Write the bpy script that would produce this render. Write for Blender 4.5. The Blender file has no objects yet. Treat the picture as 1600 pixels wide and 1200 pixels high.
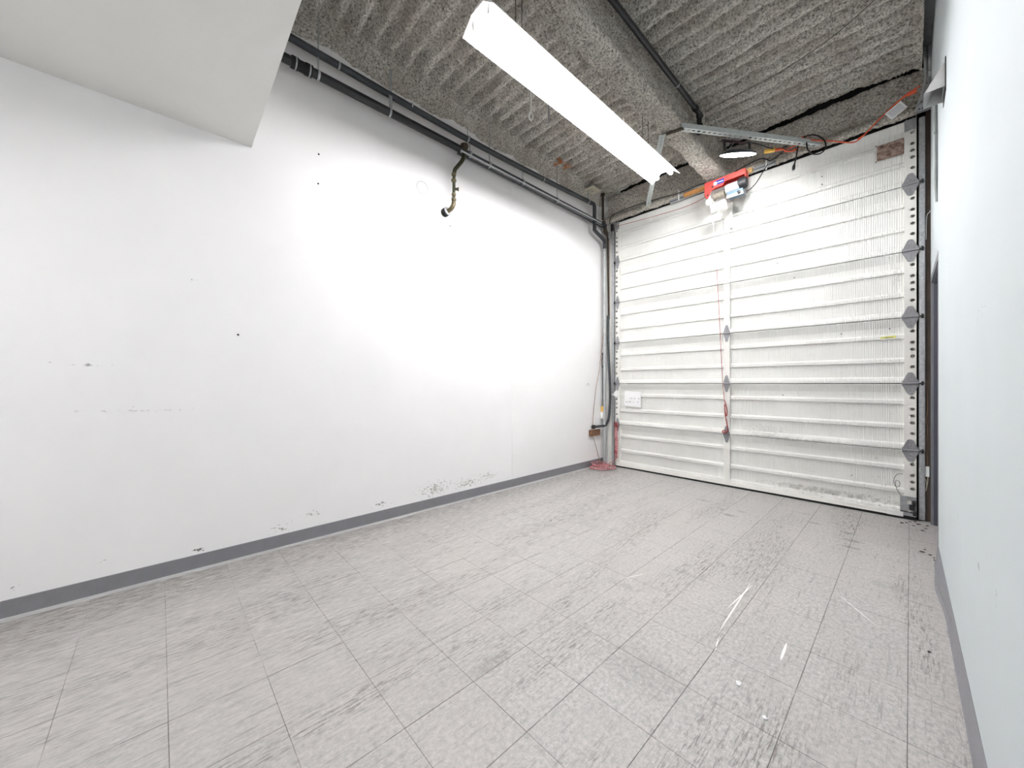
import bpy, bmesh, math, random
import numpy as np
from mathutils import Vector, Matrix

# ------------------------------------------------------------------ camera, world, exposure
SC = bpy.context.scene
COL = SC.collection
cam_d = bpy.data.cameras.new('camera')
cam = bpy.data.objects.new('camera', cam_d); COL.objects.link(cam)
cam_d.sensor_fit = 'HORIZONTAL'; cam_d.sensor_width = 36.0
cam_d.lens = 36.0 * 585.0 / 1600.0
cam_d.clip_start = 0.02
cam.location = (0, 0, 1.22)
cam.rotation_euler = (math.pi / 2, 0, math.atan(1.0632))
SC.camera = cam
W = bpy.data.worlds.new('world'); SC.world = W; W.use_nodes = True
W.node_tree.nodes['Background'].inputs[0].default_value = (1, 1, 1, 1)
W.node_tree.nodes['Background'].inputs[1].default_value = 0.0
vs = SC.view_settings
vs.view_transform = 'Standard'; vs.look = 'None'; vs.gamma = 1.0; vs.use_curve_mapping = False
vs.exposure = 1.42
TUBE_POWER = 34.5       # fluorescent tubes over the room
FILL_POWER = 46.0       # added fill fixture, unseen, under the low ceiling behind the camera
LED_POWER = 25.0        # round work lamp under the brace

rnd = random.Random(7)

# ------------------------------------------------------------------ node helpers
def lin(c):
    def f(v):
        v /= 255.0
        return v / 12.92 if v <= 0.04045 else ((v + 0.055) / 1.055) ** 2.4
    return tuple(f(v) for v in c) + (1.0,)

class NT:
    def __init__(s, name):
        s.m = bpy.data.materials.new(name); s.m.use_nodes = True
        s.t = s.m.node_tree; s.n = s.t.nodes; s.b = s.n['Principled BSDF']
        s.pos = None
    def link(s, a, b): s.t.links.new(a, b)
    def put(s, sock, v):
        if isinstance(v, bpy.types.NodeSocket): s.link(v, sock)
        else: sock.default_value = v
    def P(s):
        if s.pos is None: s.pos = s.n.new('ShaderNodeNewGeometry').outputs['Position']
        return s.pos
    def scale(s, v, sc, off=(0, 0, 0), rot=(0, 0, 0)):
        k = s.n.new('ShaderNodeMapping'); s.link(v, k.inputs[0])
        k.inputs['Location'].default_value = off; k.inputs['Rotation'].default_value = rot; k.inputs['Scale'].default_value = sc
        return k.outputs[0]
    def noise(s, v, sc, det=4, rough=0.6, dist=0.0):
        k = s.n.new('ShaderNodeTexNoise'); s.link(v, k.inputs['Vector'])
        k.inputs['Scale'].default_value = sc; k.inputs['Detail'].default_value = det
        k.inputs['Roughness'].default_value = rough; k.inputs['Distortion'].default_value = dist
        return k.outputs[0]
    def math(s, op, a, b=0.0, clamp=False):
        k = s.n.new('ShaderNodeMath'); k.operation = op; k.use_clamp = clamp
        s.put(k.inputs[0], a); s.put(k.inputs[1], b)
        return k.outputs[0]
    def rng(s, v, a, b, c=0.0, d=1.0, smooth=False):
        k = s.n.new('ShaderNodeMapRange'); k.clamp = True
        if smooth: k.interpolation_type = 'SMOOTHSTEP'
        s.put(k.inputs[0], v); s.put(k.inputs[1], a); s.put(k.inputs[2], b); s.put(k.inputs[3], c); s.put(k.inputs[4], d)
        return k.outputs[0]
    def mix(s, f, a, b):
        k = s.n.new('ShaderNodeMix'); k.data_type = 'RGBA'
        s.put(k.inputs[0], f); s.put(k.inputs[6], a); s.put(k.inputs[7], b)
        return k.outputs[2]
    def ramp(s, f, stops):
        k = s.n.new('ShaderNodeValToRGB'); s.link(f, k.inputs[0])
        e = k.color_ramp.elements
        while len(e) < len(stops): e.new(0.5)
        for i, (p, c) in enumerate(stops): e[i].position = p; e[i].color = c
        return k.outputs[0]
    def length(s, v):
        k = s.n.new('ShaderNodeVectorMath'); k.operation = 'LENGTH'; s.link(v, k.inputs[0]); return k.outputs['Value']
    def blob(s, c, r, ang=0.0, axis=2):
        """soft ellipsoid mask, 1 at the centre and 0 at the rim; r = half sizes"""
        k = s.n.new('ShaderNodeVectorMath'); k.operation = 'SUBTRACT'
        s.link(s.P(), k.inputs[0]); k.inputs[1].default_value = c
        v = k.outputs[0]
        if ang:
            q = s.n.new('ShaderNodeVectorRotate'); q.rotation_type = 'Z_AXIS' if axis == 2 else 'X_AXIS'
            s.link(v, q.inputs[0]); q.inputs['Angle'].default_value = -ang; v = q.outputs[0]
        k2 = s.n.new('ShaderNodeVectorMath'); k2.operation = 'DIVIDE'
        s.link(v, k2.inputs[0]); k2.inputs[1].default_value = r
        return s.rng(s.length(k2.outputs[0]), 0.0, 1.0, 1.0, 0.0)
    def bump(s, h, strength, dist=0.01):
        k = s.n.new('ShaderNodeBump'); s.link(h, k.inputs['Height'])
        k.inputs['Strength'].default_value = strength; k.inputs['Distance'].default_value = dist
        s.link(k.outputs[0], s.b.inputs['Normal'])
    def col(s, v): s.put(s.b.inputs['Base Color'], v)
    def set(s, rough=0.5, metal=0.0):
        s.b.inputs['Roughness'].default_value = rough; s.b.inputs['Metallic'].default_value = metal

def paint(name, rgb, rough=0.5, metal=0.0, var=0.12, vs_=9.0, dirt=None, damt=0.5, ds=30.0, bmp=0.0, bs=120.0):
    n = NT(name); c = lin(rgb)
    d = tuple(v * (1 - var) for v in c[:3]) + (1,)
    f = n.rng(n.noise(n.P(), vs_, 5, 0.65), 0.35, 0.65)
    k = n.mix(f, d, c)
    if dirt:
        g = n.rng(n.noise(n.P(), ds, 6, 0.7), 0.72 - 0.25 * damt, 0.80 - 0.2 * damt)
        k = n.mix(n.math('MULTIPLY', g, 0.85), k, lin(dirt))
    n.col(k); n.set(rough, metal)
    if bmp: n.bump(n.noise(n.P(), bs, 4, 0.6), bmp, 0.002)
    return n.m

def emit(name, rgb, power):
    n = NT(name); c = lin(rgb)
    n.col(c); n.b.inputs['Emission Color'].default_value = c; n.b.inputs['Emission Strength'].default_value = power
    return n.m

# ------------------------------------------------------------------ mesh helpers
class MB:
    def __init__(s): s.v = []; s.f = []
    def add(s, vv, ff):
        o = len(s.v); s.v += [tuple(p) for p in vv]; s.f += [tuple(i + o for i in q) for q in ff]; return s
    def box(s, x0, x1, y0, y1, z0, z1):
        return s.add([(x0, y0, z0), (x1, y0, z0), (x1, y1, z0), (x0, y1, z0), (x0, y0, z1), (x1, y0, z1), (x1, y1, z1), (x0, y1, z1)],
                     [(0, 3, 2, 1), (4, 5, 6, 7), (0, 1, 5, 4), (1, 2, 6, 5), (2, 3, 7, 6), (3, 0, 4, 7)])
    def obox(s, c, a, b, d):
        c, a, b, d = map(Vector, (c, a, b, d)); p = []
        for k in (-1, 1):
            for (i, j) in ((-1, -1), (1, -1), (1, 1), (-1, 1)): p.append(c + a * i + b * j + d * k)
        q = [(0, 3, 2, 1), (4, 5, 6, 7), (0, 1, 5, 4), (1, 2, 6, 5), (2, 3, 7, 6), (3, 0, 4, 7)]
        if a.cross(b).dot(d) < 0: q = [t[::-1] for t in q]
        return s.add(p, q)
    def tube(s, pts, r, seg=8, cap=True):
        pts = [Vector(p) for p in pts]; n = len(pts)
        rr = r if isinstance(r, (list, tuple)) else [r] * n
        tg = []
        for i in range(n):
            t = pts[min(i + 1, n - 1)] - pts[max(i - 1, 0)]
            tg.append(t.normalized() if t.length > 1e-9 else Vector((0, 0, 1)))
        up = Vector((0, 0, 1)) if abs(tg[0].z) < 0.9 else Vector((1, 0, 0))
        a = tg[0].cross(up).normalized(); vv = []; ff = []
        for i in range(n):
            a = (a - tg[i] * a.dot(tg[i])).normalized(); b = tg[i].cross(a)
            for k in range(seg):
                w = 2 * math.pi * k / seg
                vv.append(pts[i] + (a * math.cos(w) + b * math.sin(w)) * rr[i])
        for i in range(n - 1):
            for k in range(seg):
                k2 = (k + 1) % seg
                ff.append((i * seg + k, i * seg + k2, (i + 1) * seg + k2, (i + 1) * seg + k))
        if cap: ff.append(tuple(range(seg))[::-1]); ff.append(tuple((n - 1) * seg + k for k in range(seg)))
        return s.add(vv, ff)
    def lathe(s, prof, o, ax, seg=20):
        """profile of (radius, height) along the axis"""
        o = Vector(o); ax = Vector(ax).normalized()
        a = ax.orthogonal().normalized(); b = ax.cross(a); vv = []; ff = []
        for (r, h) in prof:
            for k in range(seg):
                w = 2 * math.pi * k / seg
                vv.append(o + ax * h + (a * math.cos(w) + b * math.sin(w)) * max(r, 1e-5))
        for i in range(len(prof) - 1):
            for k in range(seg):
                k2 = (k + 1) % seg
                ff.append((i * seg + k, i * seg + k2, (i + 1) * seg + k2, (i + 1) * seg + k))
        ff.append(tuple(range(seg))[::-1]); ff.append(tuple((len(prof) - 1) * seg + k for k in range(seg)))
        return s.add(vv, ff)
    def prism(s, poly, o, ux, uy, dv):
        o, ux, uy, dv = map(Vector, (o, ux, uy, dv)); n = len(poly)
        p = [o + ux * x + uy * y for x, y in poly]
        ff = [tuple(range(n))[::-1], tuple(range(n, 2 * n))]
        ff += [(i, (i + 1) % n, n + (i + 1) % n, n + i) for i in range(n)]
        return s.add(p + [q + dv for q in p], ff)
    def strip(s, L, w, t, holes, o, ux, uy, uz, per_side=3):
        """flat bar L long (along ux), w wide (along uy, centred), t thick (along uz), with real holes:
        holes = list of (x, y, half length, half width)"""
        o, ux, uy, uz = map(Vector, (o, ux, uy, uz))
        holes = sorted(holes); cuts = [0.0]
        for i in range(len(holes) - 1): cuts.append((holes[i][0] + holes[i + 1][0]) / 2)
        cuts.append(L); vv = []; ff = []
        for i, (hx, hy, ra, rb) in enumerate(holes):
            x0, x1 = cuts[i], cuts[i + 1]; y0, y1 = -w / 2, w / 2
            cs = [(x0, y0), (x1, y0), (x1, y1), (x0, y1)]; out = []; n = per_side
            for k in range(4):
                a, b = cs[k], cs[(k + 1) % 4]
                for j in range(n): out.append((a[0] + (b[0] - a[0]) * j / n, a[1] + (b[1] - a[1]) * j / n))
            ring = []
            m = len(out)
            for j in range(m):
                w_ = 2 * math.pi * j / m + math.pi * 1.25
                ring.append((hx + ra * math.cos(w_), hy + rb * math.sin(w_)))
            base = len(vv)
            for z in (t / 2, -t / 2):
                for p in out + ring: vv.append(o + ux * p[0] + uy * p[1] + uz * z)
            for j in range(m):
                k = (j + 1) % m
                ff.append((base + j, base + k, base + m + k, base + m + j))
                ff.append((base + 2 * m + k, base + 2 * m + j, base + 3 * m + j, base + 3 * m + k))
                ff.append((base + m + j, base + m + k, base + 3 * m + k, base + 3 * m + j))
                side = j // n
                if side in (0, 2) or (side == 1 and i == len(holes) - 1) or (side == 3 and i == 0):
                    ff.append((base + k, base + j, base + 2 * m + j, base + 2 * m + k))
        return s.add(vv, ff)
    def build(s, name, mat, parent=None, smooth=True, bev=0.0, mesh_only=False):
        me = bpy.data.meshes.new(name); me.from_pydata(s.v, [], s.f)
        if smooth:
            me.polygons.foreach_set('use_smooth', [True] * len(me.polygons))
            me.set_sharp_from_angle(angle=math.radians(38))
        me.materials.append(mat); me.update()
        if mesh_only: return me
        return link_obj(name, me, parent, bev)

def link_obj(name, me, parent=None, bev=0.0):
    o = bpy.data.objects.new(name, me); COL.objects.link(o)
    if parent is not None:
        o.parent = parent
        if parent.type == 'EMPTY': o.location = -parent.location
    if bev:
        m = o.modifiers.new('bevel', 'BEVEL'); m.width = bev; m.segments = 2; m.limit_method = 'ANGLE'; m.angle_limit = math.radians(40)
    return o

def tag(o, label, cat, group=None):
    o['label'] = label; o['category'] = cat
    if group: o['group'] = group
    return o
def thing(name, label, cat, loc, group=None):
    o = bpy.data.objects.new(name, None); COL.objects.link(o); o.location = loc; o.empty_display_size = 0.05
    return tag(o, label, cat, group)
def struct(o): o['kind'] = 'structure'; return o

def smooth_path(pts, n=6, closed=False):
    P = [Vector(p) for p in pts]; out = []
    m = len(P)
    for i in range(m if closed else m - 1):
        if closed: a, b, c, d = P[(i - 1) % m], P[i], P[(i + 1) % m], P[(i + 2) % m]
        else: a, b, c, d = P[max(i - 1, 0)], P[i], P[i + 1], P[min(i + 2, m - 1)]
        for j in range(n):
            t = j / n
            out.append(0.5 * ((2 * b) + (c - a) * t + (2 * a - 5 * b + 4 * c - d) * t * t + (3 * b - a - 3 * c + d) * t ** 3))
    out.append(P[0] if closed else P[-1])
    return out

# ------------------------------------------------------------------ lumpy sprayed surfaces (numpy heightfields)
def vnoise(x, y, seed):
    xi = np.floor(x).astype(np.int64); yi = np.floor(y).astype(np.int64)
    fx = x - xi; fy = y - yi; fx = fx * fx * (3 - 2 * fx); fy = fy * fy * (3 - 2 * fy)
    def h(a, b):
        k = (a * 374761393 + b * 668265263 + seed * 974634777) & 0xFFFFFFFF
        k = ((k ^ (k >> 13)) * 1274126177) & 0xFFFFFFFF
        return ((k ^ (k >> 16)) & 0xFFFF) / 65535.0
    a = h(xi, yi); b = h(xi + 1, yi); c = h(xi, yi + 1); d = h(xi + 1, yi + 1)
    return (a + (b - a) * fx) * (1 - fy) + (c + (d - c) * fx) * fy
def lumps(u, v, seed, amp=1.0):
    r = (vnoise(u / 0.16, v / 0.16, seed) - .5) * 0.020
    r += (vnoise(u / 0.055, v / 0.055, seed + 1) - .5) * 0.016
    q = vnoise(u / 0.026, v / 0.026, seed + 2); r += (np.abs(q - .5) * 2 - .5) * 0.016
    r += (vnoise(u / 0.014, v / 0.014, seed + 3) - .5) * 0.010
    return r * amp
def grid_obj(name, P, mat, parent=None, flip=False):
    nu, nv, _ = P.shape
    me = bpy.data.meshes.new(name)
    me.vertices.add(nu * nv); me.vertices.foreach_set('co', P.reshape(-1).astype(np.float32))
    i = np.arange(nu * nv).reshape(nu, nv)
    q = np.stack([i[:-1, :-1], i[1:, :-1], i[1:, 1:], i[:-1, 1:]], -1).reshape(-1, 4)
    if flip: q = q[:, ::-1]
    k = len(q)
    me.loops.add(k * 4); me.loops.foreach_set('vertex_index', q.reshape(-1).astype(np.int32))
    me.polygons.add(k); me.polygons.foreach_set('loop_start', np.arange(0, 4 * k, 4, dtype=np.int32))
    me.polygons.foreach_set('loop_total', np.full(k, 4, dtype=np.int32))
    me.update(calc_edges=True); me.validate()
    me.polygons.foreach_set('use_smooth', [True] * k)
    me.materials.append(mat)
    return link_obj(name, me, parent)
def sweep_fluff(name, prof, axis, a0, a1, mat, seed, step=0.013, amp=1.0, parent=None, out=1):
    """profile polyline (other two axes) swept along axis, roughened along its normal"""
    pts = []
    for (p, q) in zip(prof[:-1], prof[1:]):
        p, q = np.array(p, float), np.array(q, float); m = max(1, int(np.linalg.norm(q - p) / step))
        for j in range(m): pts.append(p + (q - p) * j / m)
    pts.append(np.array(prof[-1], float)); pts = np.array(pts)
    for _ in range(3): pts[1:-1] = (pts[:-2] + 2 * pts[1:-1] + pts[2:]) / 4
    t = np.gradient(pts, axis=0); t /= np.linalg.norm(t, axis=1)[:, None]
    nrm = np.stack([t[:, 1], -t[:, 0]], 1) * out
    s = np.concatenate([[0], np.cumsum(np.linalg.norm(np.diff(pts, axis=0), axis=1))])
    a = np.arange(a0, a1 + step, step); A, S = np.meshgrid(a, s, indexing='ij')
    d = lumps(A, S, seed, amp)
    two = pts[None] + nrm[None] * d[..., None]
    P = np.zeros(A.shape + (3,))
    if axis == 1: P[..., 1] = A; P[..., 0] = two[..., 0]; P[..., 2] = two[..., 1]
    else: P[..., 0] = A; P[..., 1] = two[..., 0]; P[..., 2] = two[..., 1]
    return grid_obj(name, P, mat, parent)

# ------------------------------------------------------------------ materials
def m_wall(name, rgb, marks):
    n = NT(name)
    k = n.mix(n.rng(n.noise(n.P(), 1.7, 5, 0.6), 0.35, 0.7), lin(rgb), tuple(v * 0.965 for v in lin(rgb)[:3]) + (1,))
    sc = n.rng(n.noise(n.scale(n.P(), (3, 1.2, 26)), 3.0, 6, 0.7), 0.70, 0.76)        # faint horizontal rub marks
    k = n.mix(n.math('MULTIPLY', sc, 0.16), k, lin((165, 165, 167)))
    g = n.noise(n.scale(n.P(), (28, 28, 66)), 1.0, 6, 0.7)
    for (c, r, colr, amt) in marks:
        f = n.blob(c, r)
        thr = n.rng(f, 0.0, 1.0, 0.68, 0.68 - 0.22 * amt)
        on = n.rng(n.math('SUBTRACT', g, thr), 0.0, 0.03)
        on = n.math('MULTIPLY', on, n.rng(f, 0.0, 0.12))
        k = n.mix(on, k, lin(colr))
    n.col(k); n.set(0.55)
    n.bump(n.noise(n.P(), 160, 3, 0.6), 0.06, 0.001)
    return n.m
WLX = -3.215
M = {}
GREY = (178, 178, 172); DK = (70, 68, 66)
M['wall_left'] = m_wall('left wall paint', (246, 245, 245), [
    ((WLX, 1.98, 0.185), (.1, .34, .13), GREY, 1.0), ((WLX, 2.38, 0.17), (.1, .36, .10), GREY, .95), ((WLX, 2.66, 0.20), (.1, .28, .08), GREY, .85),
    ((WLX, 1.43, 0.16), (.1, .14, .05), (140, 138, 136), .85), ((WLX, 0.86, 0.20), (.1, .11, .05), (140, 138, 135), .8),
    ((WLX, 0.66, 0.15), (.1, .16, .08), (150, 148, 142), .7), ((WLX, 0.19, 0.125), (.1, .08, .025), DK, .9),
    ((WLX, -0.56, 0.15), (.1, .04, .02), DK, .9), ((WLX, -0.24, 0.185), (.1, .05, .02), DK, .7), ((WLX, 2.99, 0.2), (.1, .03, .14), GREY, .7),
    ((WLX, -0.1, 1.06), (.1, .5, .03), (214, 213, 214), .75), ((WLX, 4.55, 1.22), (.1, .14, .07), (150, 150, 152), .75),
    ((WLX, 0.15, 1.9), (.1, .06, .02), (160, 160, 162), .8), ((WLX, -0.3, 1.33), (.1, .2, .02), (165, 165, 168), .7)])
M['wall_right'] = m_wall('right wall paint', (206, 214, 217), [
    ((.155, 1.95, .63), (.1, .03, .04), (150, 156, 158), 1.0), ((.155, 1.62, .65), (.1, .03, .05), (140, 146, 148), 1.0),
    ((.15, 2.6, .64), (.1, .03, .03), (150, 156, 158), .9), ((.145, 3.86, .2), (.1, .05, .16), (90, 92, 94), .75),
    ((.155, 1.9, 1.45), (.1, .3, .06), (176, 180, 182), .6)])
M['white'] = paint('plain white plaster', (238, 238, 235), 0.6, var=.03)
M['soffit'] = paint('soffit paint', (236, 235, 232), 0.6, var=.03, vs_=2.0)

def m_spray(name, c0, c1, c2):
    n = NT(name)
    a = n.noise(n.P(), 62, 5, 0.8); b = n.noise(n.P(), 3.2, 4, 0.6); w = n.noise(n.P(), 17, 3, 0.6)
    k = n.ramp(a, [(0.36, lin(c0)), (0.48, lin(c1)), (0.60, lin(c2))])
    k = n.mix(n.rng(b, 0.42, 0.68, 0, .38), k, lin((150, 134, 118)))
    k = n.mix(n.rng(w, 0.55, 0.7, 0, .28), k, lin((70, 64, 58)))
    for (c, r, q) in (((-3.08, 3.72, 4.02), (.10, .09, .14), (196, 108, 44)), ((-3.05, 3.90, 4.02), (.11, .10, .14), (205, 120, 40)),
                      ((-2.72, 3.90, 4.03), (.05, .07, .12), (66, 52, 44))):
        k = n.mix(n.rng(n.math('MULTIPLY', n.blob(c, r), n.rng(w, .3, .6)), .12, .3, 0, .8), k, lin(q))
    n.col(k); n.set(1.0); n.b.inputs['Specular IOR Level'].default_value = 0.1
    n.bump(n.noise(n.P(), 120, 5, 0.75), 0.9, 0.012)
    return n.m
M['spray'] = m_spray('sprayed deck coating', (72, 67, 60), (204, 199, 190), (244, 241, 233))
M['spray_beam'] = m_spray('sprayed beam coating', (84, 78, 70), (204, 198, 188), (244, 240, 230))

def m_tile():
    n = NT('vinyl floor tile')
    sep = n.n.new('ShaderNodeSeparateXYZ'); n.link(n.P(), sep.inputs[0])
    side = n.rng(sep.outputs[0], -2.3, -.9)                             # streaky near the left wall, speckled on the right
    def both(a, b, det, ro):
        q = n.n.new('ShaderNodeMix'); q.data_type = 'FLOAT'
        n.put(q.inputs[0], side); n.put(q.inputs[2], n.noise(n.scale(n.P(), a), 1.0, det, ro)); n.put(q.inputs[3], n.noise(n.scale(n.P(), b), 1.0, det, ro))
        return q.outputs[0]
    st = both((60, 12, 1), (60, 46, 1), 7, .78)
    st2 = both((150, 34, 1), (150, 120, 1), 5, .75)
    big = n.noise(n.P(), 1.1, 5, 0.6)
    k = n.ramp(st, [(0.32, lin((137, 135, 133))), (0.48, lin((171, 169, 167))), (0.62, lin((193, 191, 189)))])
    k = n.mix(n.rng(st2, 0.58, 0.72, 0, .55), k, lin((216, 215, 212)))
    k = n.mix(n.rng(st2, 0.42, 0.30, 0, .60), k, lin((116, 113, 109)))
    k = n.mix(n.rng(big, 0.45, 0.7, 0, .35), k, lin((190, 182, 177)))
    # long dark scuffs in bands parallel to the wall
    band = n.noise(n.scale(n.P(), (3.2, .55, 1)), 1.0, 3, 0.6)
    fine = n.noise(n.scale(n.P(), (110, 11, 1), rot=(0, 0, 0.06)), 1.0, 6, 0.8)
    sc = n.math('MULTIPLY', n.rng(band, 0.49, 0.60), n.rng(fine, 0.515, 0.57))
    k = n.mix(n.math('MULTIPLY', sc, .72), k, lin((92, 86, 80)))
    edge = n.math('MULTIPLY', n.rng(sep.outputs[0], -2.70, -3.10), n.rng(fine, 0.475, 0.55))
    k = n.mix(n.math('MULTIPLY', edge, .75), k, lin((104, 97, 90)))
    # fine scratches in other directions
    cr = n.noise(n.scale(n.P(), (70, 4, 1), rot=(0, 0, 0.5)), 1.0, 4, 0.7)
    k = n.mix(n.rng(cr, 0.595, 0.64, 0, .42), k, lin((116, 113, 108)))
    cr2 = n.noise(n.scale(n.P(), (80, 5, 1), rot=(0, 0, -.5)), 1.0, 4, 0.75)
    k = n.mix(n.rng(cr2, 0.61, 0.65, 0, .36), k, lin((120, 117, 112)))
    sm = n.noise(n.P(), 26, 4, 0.7)
    for (x, y, a, b, q) in ((-1.48, 4.15, .12, .05, .9), (-1.15, 3.86, .10, .05, 1), (-1.10, 4.05, .07, .04, .8), (-.67, 4.42, .09, .03, .7), (-.585, 4.18, .09, .035, .9),
                            (-.314, 3.92, .11, .05, 1), (-.35, 4.10, .09, .045, 1), (-.30, 3.76, .10, .035, .9), (-.23, 4.45, .08, .03, .6), (-1.9, 2.7, .2, .1, .25),
                            (-.05, 3.2, .2, .08, .4), (-1.2, 2.05, .14, .05, .4), (-1.25, 1.05, .06, .2, .6), (-.78, 1.5, .3, .2, .35)):
        f = n.math('MULTIPLY', n.blob((x, y, 0), (a, b, .1)), n.rng(sm, .32, .62))
        k = n.mix(n.rng(f, .12, .42, 0, .62 * q), k, lin((104, 104, 98)))
    for (x, y, l, t, an) in ((-.658, 2.32, .34, .0042, -1.53), (-.668, 2.44, .20, .0034, -1.64), (-.395, 2.075, .085, .006, -1.53), (-.62, 1.9, .06, .003, -1.4), (-.2, 2.75, .16, .0022, 2.2), (-1.2, 2.2, .1, .002, 1.2)):
        k = n.mix(n.rng(n.blob((x, y, 0), (l, t, .1), an), 0.0, .25), k, lin((246, 245, 240)))
    inf = n.n.new('ShaderNodeObjectInfo')
    k = n.mix(n.rng(inf.outputs['Random'], 0, 1, 0, .14), k, lin((160, 158, 155)))
    # grime gathered along the tile edges
    tc = n.n.new('ShaderNodeTexCoord'); s3 = n.n.new('ShaderNodeSeparateXYZ'); n.link(tc.outputs['Generated'], s3.inputs[0])
    ex = n.math('MINIMUM', s3.outputs[0], n.math('SUBTRACT', 1.0, s3.outputs[0])); ey = n.math('MINIMUM', s3.outputs[1], n.math('SUBTRACT', 1.0, s3.outputs[1]))
    ed = n.math('MULTIPLY', n.rng(n.math('MINIMUM', ex, n.math('MULTIPLY', ey, 1.6)), .0, .0075, 1, 0), n.rng(n.noise(n.P(), 4.0, 5, .7), n.rng(side, 0, 1, .45, .34), n.rng(side, 0, 1, .57, .48), .0, 1))
    k = n.mix(n.math('MULTIPLY', ed, .8), k, lin((92, 86, 80)))
    n.col(k)
    n.put(n.b.inputs['Roughness'], n.rng(st, .3, .7, .42, .62))
    n.bump(st2, 0.10, 0.002)
    return n.m
M['tile'] = m_tile()
M['grout'] = paint('dirty tile joint', (104, 94, 84), 0.9)
M['base'] = paint('grey vinyl base', (126, 126, 131), 0.45, var=.10, vs_=14, dirt=(170, 170, 172), damt=.1, ds=45)
M['base_edge'] = paint('pale adhesive edge', (186, 186, 186), 0.6, dirt=(90, 88, 86), damt=.2)

def m_door():
    n = NT('white enamelled door steel')
    sep = n.n.new('ShaderNodeSeparateXYZ'); n.link(n.P(), sep.inputs[0])
    k = n.mix(n.rng(n.noise(n.P(), 2.2, 5, 0.6), .35, .65), lin((228, 228, 223)), lin((236, 236, 232)))
    low = n.math('MULTIPLY', n.rng(sep.outputs[2], 1.4, 0.1), n.rng(sep.outputs[0], -2.4, -.2))
    d = n.noise(n.P(), 34, 5, 0.7)
    thr = n.rng(low, 0.0, 1.0, .80, .60)
    k = n.mix(n.math('MULTIPLY', n.rng(n.math('SUBTRACT', d, thr), 0.0, .04), .8), k, lin((132, 130, 128)))
    rub = n.noise(n.scale(n.P(), (5, 5, 60)), 1.0, 5, 0.7)
    k = n.mix(n.rng(rub, .62, .74, 0, .35), k, lin((168, 165, 158)))
    for (x, z, a, b, q) in ((-.9, .63, .55, .03, .45), (-1.1, .70, .3, .09, .3), (-.6, .12, .7, .05, .6), (-.08, 2.2, .05, .12, .3)):
        f = n.math('MULTIPLY', n.blob((x, 4.95, z), (a, .2, b)), n.rng(d, .35, .6))
        k = n.mix(n.rng(f, .05, .5, 0, q), k, lin((150, 146, 140)))
    n.col(k); n.set(0.42)
    wv = n.n.new('ShaderNodeTexWave'); wv.wave_type = 'BANDS'; wv.bands_direction = 'X'
    n.link(n.P(), wv.inputs[0]); wv.inputs['Scale'].default_value = 20.0
    n.bump(wv.outputs[1], 0.55, 0.004)
    return n.m
M['door'] = m_door()
M['stile'] = paint('white stile paint', (236, 235, 229), 0.45, var=.05, dirt=(120, 118, 114), damt=.12, ds=38)
M['galv'] = paint('galvanised steel', (186, 189, 192), 0.4, metal=.5, var=.30, vs_=40)
M['galv_dull'] = paint('dull zinc steel', (176, 178, 180), 0.55, metal=.2, var=.25, vs_=30, dirt=(90, 88, 86), damt=.25)
M['brace'] = paint('pale galvanised strut', (206, 212, 210), 0.5, metal=.05, var=.15, vs_=30)
M['hinge'] = paint('grey zinc hinge', (154, 154, 157), 0.5, metal=.15, var=.25, vs_=60)
M['dark_steel'] = paint('dark steel', (58, 58, 60), 0.5, metal=.5, var=.3, vs_=30)
M['black'] = paint('black plastic', (26, 26, 28), 0.45, var=.2)
M['rubber'] = paint('black rubber and gap shade', (18, 18, 18), 0.8, var=.2)  # real rubber parts, and the painted shade in gaps around the door
M['abs'] = paint('black drain plastic', (30, 30, 33), 0.32, var=.15, vs_=20)
M['pipe_grey'] = paint('grey conduit', (190, 193, 194), 0.45, metal=.05, var=.2, vs_=25)
M['pipe_dark'] = paint('dark grey conduit', (64, 67, 71), 0.42, metal=.15, var=.25, vs_=30)
M['rust_pipe'] = paint('brown oxidised iron', (78, 64, 52), 0.7, metal=.2, var=.4, vs_=40, dirt=(118, 82, 58), damt=.35)
M['bronze'] = paint('dark olive bronze pipe', (72, 72, 52), 0.45, metal=.4, var=.35, vs_=60, dirt=(112, 94, 62), damt=.35)
M['brass'] = paint('tarnished fitting', (112, 102, 78), 0.45, metal=.5, var=.3, vs_=60)
M['brown_post'] = paint('brown painted steel post', (88, 72, 62), 0.6, var=.25, vs_=8, dirt=(44, 36, 32), damt=.4, ds=14)
M['slate'] = paint('slate grey door paint', (76, 78, 90), 0.45, var=.10, vs_=6, dirt=(150, 152, 160), damt=.03, ds=60)
M['casing'] = paint('grey casing paint', (122, 124, 130), 0.45, var=.15, vs_=10, dirt=(60, 60, 64), damt=.2)
M['hood'] = paint('pale grey sheet metal', (212, 213, 211), 0.6, var=.1)
M['drum'] = paint('worn grey drum', (150, 142, 130), 0.5, metal=.2, var=.3, vs_=40, dirt=(100, 78, 62), damt=.3)
M['red'] = paint('red hoist enamel', (214, 76, 70), 0.4, var=.15)
M['blue'] = paint('blue sticker', (30, 62, 150), 0.4, var=.05)
M['wood'] = paint('orange stained board', (198, 142, 82), 0.6, var=.2, vs_=30)
M['wood_pale'] = paint('pale pine board', (214, 172, 112), 0.6, var=.2, vs_=30)
M['wood_brown'] = paint('brown timber offcut', (132, 96, 70), 0.7, var=.35, vs_=22)
M['plastic_white'] = paint('white plastic', (240, 240, 238), 0.4, var=.03)
M['motor'] = paint('silver motor paint', (196, 199, 202), 0.35, metal=.3, var=.12, vs_=20)
M['cap_blue'] = paint('blue grey motor box', (92, 114, 130), 0.4, metal=.1, var=.15)
M['orange_cord'] = paint('orange cord jacket', (222, 92, 56), 0.45, var=.1)
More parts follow.
